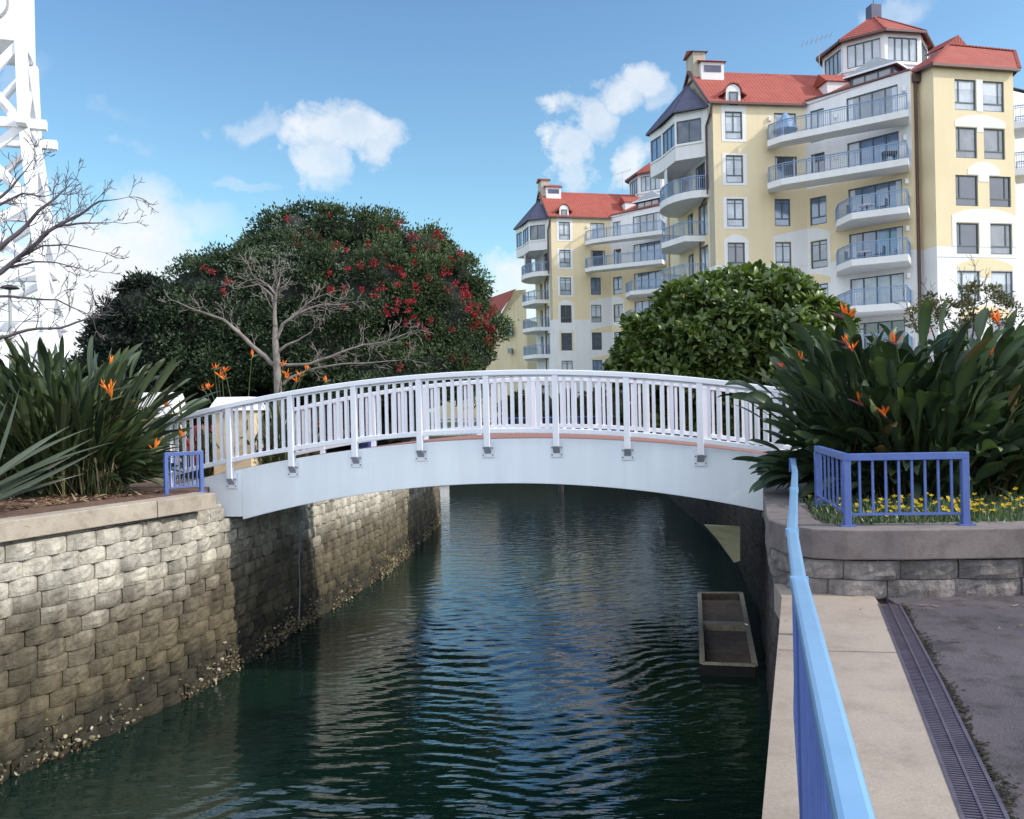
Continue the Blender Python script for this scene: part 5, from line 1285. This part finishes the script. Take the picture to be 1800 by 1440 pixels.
FM=[(443,628,1.0),(395,655,2.8),(385,662,.4),(368,685,2.9),(378,650,.6),(392,668,.2),(497,645,2.4),(503,660,.6),(520,672,.8),(528,662,.3),(538,652,.2),(572,672,.9),(360,688,2.8),(505,668,1.6),(560,750,.9)]
for i,(u,v,a) in enumerate(FM):
    p=W(u,v,d=17.9); flower(st3,p,a,.19,(p.x*.6-5.9*.4,18.3,.9),0,vert=.4,rgs=60+i)
# broad flax blades at the left edge
fx=empty('flax_plant',(-7.5,10.6,.4)); tag(fx,'long stiff flax blades reaching in from the left edge above the coping','plant')
def blades(root,specs,wd_,name='blades'):
    mb=MB()
    for i,(pts,w_,c_) in enumerate(specs):
        P_=[Vector(p) for p in pts]; n_=10; Q_=[]
        for k in range(n_+1):
            t=k/n_; a=P_[0]*(1-t)**2+P_[1]*2*t*(1-t)+P_[2]*t*t; Q_.append(a)
        vs=[];fs=[]
        for k,p in enumerate(Q_):
            t=k/n_; d_=(Q_[min(k+1,n_)]-Q_[max(k-1,0)]).normalized(); x=d_.cross(Vector((.15,-1,.35))).normalized(); ww=w_*(.55+.45*math.sin(PI*min(1,t+.15)))*(1 if t<.75 else (1-t)/.25+.02)/2
            nn=x.cross(d_); vs+=[p-x*ww,p+nn*ww*.3,p+x*ww]
        for k in range(n_):
            for c2 in range(2): q=k*3+c2; fs.append((q,q+1,q+4,q+3))
        mb.add(vs,fs,0,c_)
    return mb.build(name,M['blade'],root,off=root.location,smooth=True)
B_=lambda u,v,d:W(u,v,d=d); sp=[]
base=B_(-70,880,10.4)
for (um,vm,ut,vt,w_,c_) in [(20,800,160,752,.10,(.06,.085,.05)),(40,790,125,748,.12,(.09,.115,.08)),(40,830,165,770,.13,(.055,.08,.04)),(60,850,175,790,.10,(.035,.055,.03)),(30,850,130,800,.12,(.05,.07,.04)),(10,780,35,680,.09,(.07,.095,.06)),(40,860,150,832,.08,(.03,.045,.025)),(-10,760,15,700,.10,(.04,.06,.035)),(45,815,205,776,.07,(.05,.07,.035)),(20,870,75,846,.08,(.09,.09,.05)),(-20,740,-5,640,.1,(.05,.07,.04)),(-60,760,-90,650,.1,(.05,.07,.04)),(-120,780,-200,700,.1,(.05,.07,.04))]:
    w_*=.62; c_=tuple(q_*.72 for q_ in c_)
    sp.append(([base+Vector((rnd.uniform(-.2,.2),rnd.uniform(-.3,.3),-.15)),B_(um,vm,10.6),B_(ut,vt,11.3)],w_,c_))
blades(fx,sp,.1)
# yellow flower bed -------------------------------------------------------
rng=np.random.default_rng(71); n_=11000
xx=rng.uniform(2.75,9.5,n_); yy=7.28+rng.random(n_)**1.1*3.6; keep=(xx>2.72+.25*np.clip(yy-7.6,0,3))&~((((xx-4.8)/1.9)**2+((yy-10.3)/1.0)**2)<1); xx=xx[keep];yy=yy[keep]
P=np.stack([xx,yy,np.full(len(xx),.51)],1); Nv=np.tile([0,0,1.],(len(P),1)); Lh=rng.uniform(.05,.125,len(P)); V,Fq=leaves(rng,P,Nv,Lh,Lh*.2,up=.5,jit=.65)
t=rng.random((len(P),1)); col=np.array([.045,.085,.035])*(1-t)+np.array([.18,.25,.14])*t; colv=np.repeat(col,4,0)
gz=npmesh('flower_bed',V,Fq,colv,M['leafg']); tag(gz,'low green groundcover dotted with small yellow flowers filling the front of the right planter','flower bed',kind='stuff')
gb=empty('dummy') ; bpy.data.objects.remove(gb)
mb=MB(); rg=random.Random(12)
for k in range(230):
    x=rg.uniform(2.9,4.3) if k<105 else rg.uniform(3.9,7.0); y=7.35+abs(rg.gauss(0,.62))
    if y>9.2 or x<2.72+.25*max(0,y-7.6): continue
    z=.51+rg.uniform(.09,.17); c0=Vector((x,y,z)); tl=Vector((rg.gauss(0,.35),-.25+rg.gauss(0,.35),1)).normalized(); X_=tl.cross(Vector((0,1,.2))).normalized(); Y_=tl.cross(X_); r_=rg.uniform(.012,.027); cl=rg.choice([(.62,.42,.02),(.55,.36,.01),(.68,.50,.05)])
    ring=[c0+(X_*math.cos(2*PI*i/10)+Y_*math.sin(2*PI*i/10))*r_*(1 if i%2 else .8)+tl*r_*(.9 if i%2 else .5) for i in range(10)]
    mb.add(ring+[c0],[(i,(i+1)%10,10) for i in range(10)],0,cl); mb.tube([c0,c0-Vector((0,0,.14))],[.004,.004],3,col=(.06,.1,.03),cap=False)
tag(mb.build('yellow_flowers',M['petal']),'scatter of small yellow daisy flowers standing over the groundcover behind the blue guard frame','flowers',kind='stuff')
# mulch chips and dead leaves on the left bed
mb=MB(); rg=random.Random(33)
for k in range(5200):
    s=rg.random(); a=Vector((-8.6,6.5,0)).lerp(Vector((-5.2,13.4,0)),s); off=rg.random()**1.5*3.0+.46; p=a+Vector((-.9,.45,0))*off+Vector((.1,0,0)); z=.405+rg.random()*.025
    L_=rg.uniform(.015,.06); an=rg.uniform(0,6.28); d_=Vector((math.cos(an),math.sin(an),rg.uniform(-.2,.35)))*L_; x=Vector((-math.sin(an),math.cos(an),rg.uniform(-.3,.3)))*L_*.25
    c_=rg.choice([(.16,.085,.055),(.10,.055,.04),(.22,.13,.08),(.07,.04,.03),(.30,.22,.14)] if rg.random()<.9 else [(.42,.34,.22)]); q=Vector((p.x,p.y,z)); mb.add([q-d_-x,q+d_-x,q+d_+x,q-d_+x],[(0,1,2,3)],0,c_)
for (u,v,du,dv) in ((225,858,22,12),(125,866,8,14),(45,925,9,2),(100,880,14,3),(140,905,12,-4),(4,868,8,8)):
    a=W(u,v,Z=.44);b=W(u+du,v+dv,Z=.44); mb.bar(a,b,.02,.006,col=(.36,.29,.18))
tag(mb.build('mulch_litter',M['litter']),'bark mulch chips and dry leaves over the left planter bed','mulch',kind='stuff')
# moss and leaf litter along the drain edge
mb=MB(); rg=random.Random(35)
for k in range(2400):
    t=rg.random(); p=lerp_path(DR,.12+.88*t)+Vector((abs(rg.gauss(0,.028+.022*math.sin(t*23)*math.sin(t*61)))+.008,rg.gauss(0,.02),0)); z=-.008+rg.random()*.006; L_=rg.uniform(.003,.011); an=rg.uniform(0,6.28)
    d_=Vector((math.cos(an),math.sin(an),.15))*L_; x=Vector((-math.sin(an),math.cos(an),.1))*L_*.6; c_=rg.choice([(.03,.026,.02),(.035,.035,.018),(.018,.016,.014),(.02,.018,.015),(.03,.035,.015),(.06,.04,.02) if rg.random()<.3 else (.02,.018,.015)]); q=Vector((p.x,p.y,z)); mb.add([q-d_-x,q+d_-x,q+d_+x,q-d_+x],[(0,1,2,3)],0,c_)
for k in range(46):
    q=Vector((rg.uniform(1.6,6.5),rg.uniform(2.6,6.7),.004)); 
    if k<16: q.y=6.62+rg.uniform(-.06,.06)-.0; q.x=rg.uniform(2.6,6.5); q.z=0
    an=rg.uniform(0,6.28); L_=rg.uniform(.012,.04); d_=Vector((math.cos(an),math.sin(an),.08))*L_; x=Vector((-math.sin(an),math.cos(an),.05))*L_*.25; mb.add([q-d_-x,q+d_-x,q+d_+x,q-d_+x],[(0,1,2,3)],0,rg.choice([(.16,.10,.05),(.07,.05,.035),(.25,.2,.14)]))
tag(mb.build('leaf_litter',M['litter']),'dark moss and dead leaf crumbs gathered along the asphalt side of the drain','leaf litter',kind='stuff')
# thin twiggy shrub behind the right clump
ts=empty('twiggy_shrub',(7.8,14,.3)); tag(ts,'sparse brownish twiggy shrub showing against the white wall above the right clump','shrub')
limbs=[]
for (u0,v0,u1,v1) in ((1700,640,1690,520),(1700,640,1735,530),(1690,640,1650,548),(1710,640,1765,560),(1700,640,1715,505),(1650,640,1625,545),(1640,640,1600,560)):
    limbs.append((w2([(u0,v0),((u0+u1)/2+5,(v0+v1)/2),(u1,v1)],14),.02,.006,2.0,.25))
branchy(ts,limbs,M['bark_dark'],25,.3,levels=2,up=.7,minr=.004,density=1.0)
LBt=[lobe(1668,538,36,22,14),lobe(1720,525,36,20,14),lobe(1655,570,36,26,14),lobe(1745,555,36,22,14),lobe(1620,560,26,20,14)]
crown('crown',ts,LBt,70,.13,2300,.07,.03,(.07,.075,.04),(.19,.17,.09),M['leaf'],77,low=.5)
# far vegetation and hedges behind the bridge deck
def hedge(x0,x1,y,zh,seed,label,dark=(.012,.022,.012),light=(.045,.07,.03),n_=9000,dep=.8):
    rt=empty('hedge',((x0+x1)/2,y,0)); tag(rt,label,'hedge'); L_=[]; k=max(2,int((x1-x0)/1.6)); rg=random.Random(seed)
    for i in range(k): L_.append((x0+(x1-x0)*(i+.5)/k,y,zh*.45,1.15,dep,zh*.55*rg.uniform(.8,1.15)))
    crown('foliage',rt,L_,k*22,.28,n_,.16,.08,dark,light,M['leaf'],seed,low=0); core(rt,L_,M['core'],.85); return rt
hedge(-.5,7.6,56,2.6,81,'dark hedge on the far bank seen through the middle of the bridge railing')
hedge(8.0,18,47,2.8,82,'dark hedge in front of the large apartment block behind the right part of the railing',n_=14000)
hedge(-16,-3.6,30.5,3.1,83,'dark green hedge under the big tree beyond the left part of the railing',n_=18000)
hedge(-14,-8,27.5,3.2,84,'dark shrubbery below the smaller dark tree behind the left clump',n_=16000)
# ---------------------------------------------------------------- white lattice clock tower
tw=empty('lattice_clock_tower',(-24.2,40,0)); tag(tw,'tall white lattice tower with a clock, cut by the left edge of the photograph','tower')
rz=math.radians(20); TX=Vector((math.cos(rz),math.sin(rz),0)); TY=Vector((-math.sin(rz),math.cos(rz),0)); TC=Vector((-24.75,41.2,0)); 
def tpz(sx,sy,hw,z): return TC+TX*sx*hw+TY*sy*hw+UZ*z
def zat(v,u=40): return W(u,v,d=40).z
lv=[(zat(-120),1.50),(zat(70),1.50),(zat(215),1.58),(zat(352),1.95),(zat(465),2.25),(zat(560),2.55),(-.1,3.3)]
for k in range(1):
    mb=MB(); z0,z1=zat(70),zat(-130); mb.box(TC+UZ*((z0+z1)/2),(3.25,3.25,z1-z0),(TX,TY,UZ)); rel(mb.build('clock_housing',M['tower'],tw,bevel=.04),tw)
cw=TC-TY*1.66+UZ*zat(5)+TX*.12
mb=MB(); mb.tube([cw-TY*.0,cw-TY*.10],[.95,.95],28); rel(mb.build('clock_rim',M['greymetal'],tw),tw)
mb=MB(); mb.tube([cw-TY*.09,cw-TY*.125],[.86,.86],28); f=rel(mb.build('clock_face',M['tower'],tw),tw)
mb=MB(); q=cw-TY*.15; mb.bar(q,q+UZ*.6,.06,.03); mb.bar(q,q+TX*.35+UZ*.2,.07,.03); rel(mb.build('clock_hands',M['black'],tw),tw)
for sx in (-1,1):
    for sy in (-1,1):
        mb=MB(); 
        for (za,ha),(zb,hb) in zip(lv[1:],lv[2:]): mb.bar(tpz(sx,sy,ha,za),tpz(sx,sy,hb,zb),.46,.46,up=TY)
        rel(mb.build('leg',M['tower'],tw),tw)
faces=[((-1,-1),(1,-1)),((1,-1),(1,1)),((1,1),(-1,1)),((-1,1),(-1,-1))]
for (a,b) in faces:
    for (za,ha),(zb,hb) in zip(lv[1:-1],lv[2:]):
        mb=MB(); mb.bar(tpz(*a,ha,za),tpz(*b,hb,zb),.36,.28); mb.bar(tpz(*b,ha,za),tpz(*a,hb,zb),.28,.36); rel(mb.build('cross_brace',M['tower'],tw),tw)
        mb=MB(); ex=.16 if abs(zb-lv[2][0])>.1 else .95
        A=tpz(*a,hb,zb);B=tpz(*b,hb,zb); dd=(B-A).normalized(); mb.bar(A-dd*ex,B+dd*ex,.42,.44); rel(mb.build('cross_beam',M['tower'],tw),tw)
# base cladding
mb=MB(); mb.box(TC+UZ*2.0,(6.2,6.2,4.2),(TX,TY,UZ)); rel(mb.build('base_cabin',M['tower'],tw),tw)
# ---------------------------------------------------------------- small things by the bridge
def pillar(u0,u1,vt,vb,d,label,zb=0.1,cap=.22,dep=.9):
    a=W(u0,vb,d=d);b=W(u1,vt,d=d); zt=b.z; cx=(a.x+b.x)/2; w_=b.x-a.x; rt=empty('rendered_pillar',(cx,d+dep/2,zb)); tag(rt,label,'pillar')
    mb=MB(); mb.prism([(a.x+.04,d),(b.x-.04,d),(b.x-.04,d+dep),(a.x+.04,d+dep)],zb,zt-cap); o=mb.build('shaft',M['cream'],rt,bevel=.01); rel(o,rt)
    mb=MB(); q=.10; P_=[(a.x-.05,d-.08,zt-cap),(b.x+.05,d-.08,zt-cap),(b.x+.05,d+dep+.08,zt-cap),(a.x-.05,d+dep+.08,zt-cap)]; c0=Vector((cx,d+dep/2,0)); T_=[]
    for p in P_: v_=Vector(p); T_.append((c0.x+(v_.x-c0.x)*.68,c0.y+(v_.y-c0.y)*.68,zt))
    mb.add(P_+T_,[(3,2,1,0),(4,5,6,7),(0,1,5,4),(1,2,6,5),(2,3,7,6),(3,0,4,7)]); rel(mb.build('cap',M['white'],rt),rt)
pillar(372,443,697,812,17.35,'cream rendered pillar with a white sloped cap at the left end of the railing',cap=.28)
pillar(245,302,689,830,18.6,'cream pillar with a white cap half hidden behind the left clump of leaves',cap=.55)
pz=W(352,822,d=20.5)
for i,(u0,u1,vt,lab) in enumerate(((318,352,775,'round red drum bin seen through the railing, the lower one beside the left clump'),(338,384,752,'larger round red drum bin next to the cream pillar behind the railing'))):
    d=19.6+i*.8; a=W(u0,830,d=d);b=W(u1,vt,d=d); r_=(b.x-a.x)/2; rt=empty('red_drum',((a.x+b.x)/2,d,.2)); tag(rt,lab,'bin',group='red drums behind the railing')
    mb=MB(); c0=Vector(((a.x+b.x)/2,d,0)); H=b.z; mb.tube([c0+UZ*.2,c0+UZ*(.2+(H-.2)*.5),c0+UZ*(H-.05)],[r_*.9,r_,r_*.97],20); rel(mb.build('body',M['red'],rt,smooth=False),rt)
    mb=MB(); mb.tube([c0+UZ*(H-.05),c0+UZ*(H+.03),c0+UZ*(H+.07)],[r_*1.05,r_*1.0,r_*.6],20); rel(mb.build('lid',M['red'],rt),rt)
bb_=empty('blue_bin',(-5.0,29.5,.05)); p0=W(634,766,d=29.5); bb_.location=(p0.x,29.5,.05); tag(bb_,'small dark blue bin with a white lid glimpsed between the railing posts left of centre','bin')
mb=MB(); mb.box((p0.x,29.5,.5),(.62,.6,.85)); rel(mb.build('body',M['darkblue'],bb_,bevel=.04),bb_); mb=MB(); mb.box((p0.x,29.5,1.0),(.72,.7,.14)); rel(mb.build('lid',M['boatwhite'],bb_,bevel=.04),bb_)
# blue waterside railing on the far bank
fr=empty('far_blue_railing',(5,53.6,0)); tag(fr,'thin blue railing along the far bank seen through the right half of the bridge pickets','railing')
mb=MB(); a=Vector((-14,53.2,0));b=Vector((4,54.6,0));c_=Vector((9.4,52.6,0)); e_=Vector((8.0,40,0)); f_=Vector((7.2,30,0)); pth=[a,b,c_,e_,f_]
for p,q in zip(pth,pth[1:]): mb.bar(p+UZ*1.05,q+UZ*1.05,.07,.07); mb.bar(p+UZ*.12,q+UZ*.12,.04,.04)
rel(mb.build('handrail',M['bluefence'],fr),fr)
mb=MB()
for p,t in along(pth,.30): mb.box((p.x,p.y,.55),(.03,.03,1.0))
tag(rel(mb.build('pickets',M['bluefence'],fr),fr),kind='stuff')
# small white cabin boats moored beyond the bridge
def boat(x,y,L_,label,rz_=0.):
    rt=empty('moored_boat',(x,y,-2.7)); rt.rotation_euler.z=rz_; tag(rt,label,'boat',group='boats moored beyond the bridge')
    mb=MB(); sec=[(-.5,.36,.0),(-.2,.42,0),(.2,.36,.02),(.42,.18,.08),(.5,.02,.14)]; vs=[];fs=[]
    for (t,w_,rs_) in sec:
        for (ww,zz) in ((-w_,.95+rs_*3),(-w_*.75,.1),(0,-.25),(w_*.75,.1),(w_,.95+rs_*3)): vs.append((t*L_,ww*L_*.42,zz))
    for i in range(4):
        for j in range(4): q=i*5+j; fs.append((q,q+1,q+6,q+5))
    for i in range(4): fs.append((i*5+4,i*5,i*5+5,i*5+9))
    fs.append((0,4,3,2,1)); mb.add(vs,[f[::-1] for f in fs]); mb.build('hull',M['boatwhite'],rt)
    mb=MB(); mb.prism([(-.25*L_,-.25*L_*.42),(.15*L_,-.22*L_*.42),(.26*L_,0),(.15*L_,.22*L_*.42),(-.25*L_,.25*L_*.42)],.95,1.75); cb=mb.build('cabin',M['boatwhite'],rt,bevel=.05)
    mb=MB(); mb.prism([(-.255*L_,-.26*L_*.42),(.155*L_,-.23*L_*.42),(.27*L_,0),(.155*L_,.23*L_*.42),(-.255*L_,.26*L_*.42)],1.25,1.58); mb.build('windows',M['g_dark'],cb)
    mb=MB(); mb.tube([(0,0,1.7),(0,0,1.7+L_*.35)],[.05,.03],6); mb.build('mast',M['greymetal'],rt)
boat(-7.5,49.5,7.5,'white cabin boat moored against the far wall, seen low through the railing left of centre',.1)
# street lamp with a saucer head at the left edge
sl=empty('street_lamp',W(17,640,d=16)); sl.location.z=.1; tag(sl,'dark saucer headed street lamp in front of the white tower at the left edge','street lamp')
hp_=W(17,510,d=16); mb=MB(); n_=20
mb.tube([hp_+UZ*.00,hp_+UZ*.03,hp_+UZ*.07,hp_+UZ*.10],[.02,.17,.13,.03],n_); rel(mb.build('lamp_head',M['copper'],sl,smooth=False),sl)
mb=MB(); mb.tube([(hp_.x,hp_.y,.1),(hp_.x,hp_.y,hp_.z-.12),(hp_.x,hp_.y,hp_.z)],[.035,.028,.02],8); rel(mb.build('pole',M['greymetal'],sl),sl)
# mooring post in the far water
mp_=empty('mooring_post',(4.0,44,-2.9)); p=W(986,852,d=44); tag(mp_,'dark mooring post standing in the water just beyond the bridge arch','post')
mb=MB(); mb.tube([(p.x,44,-3),(p.x,44,-1.2)],[.16,.15],10); rel(mb.build('pile',M['copper'],mp_),mp_)
mb=MB(); mb.tube([(p.x,44,-1.2),(p.x,44,-1.1)],[.18,.08],10); rel(mb.build('pile_cap',M['greymetal'],mp_),mp_)
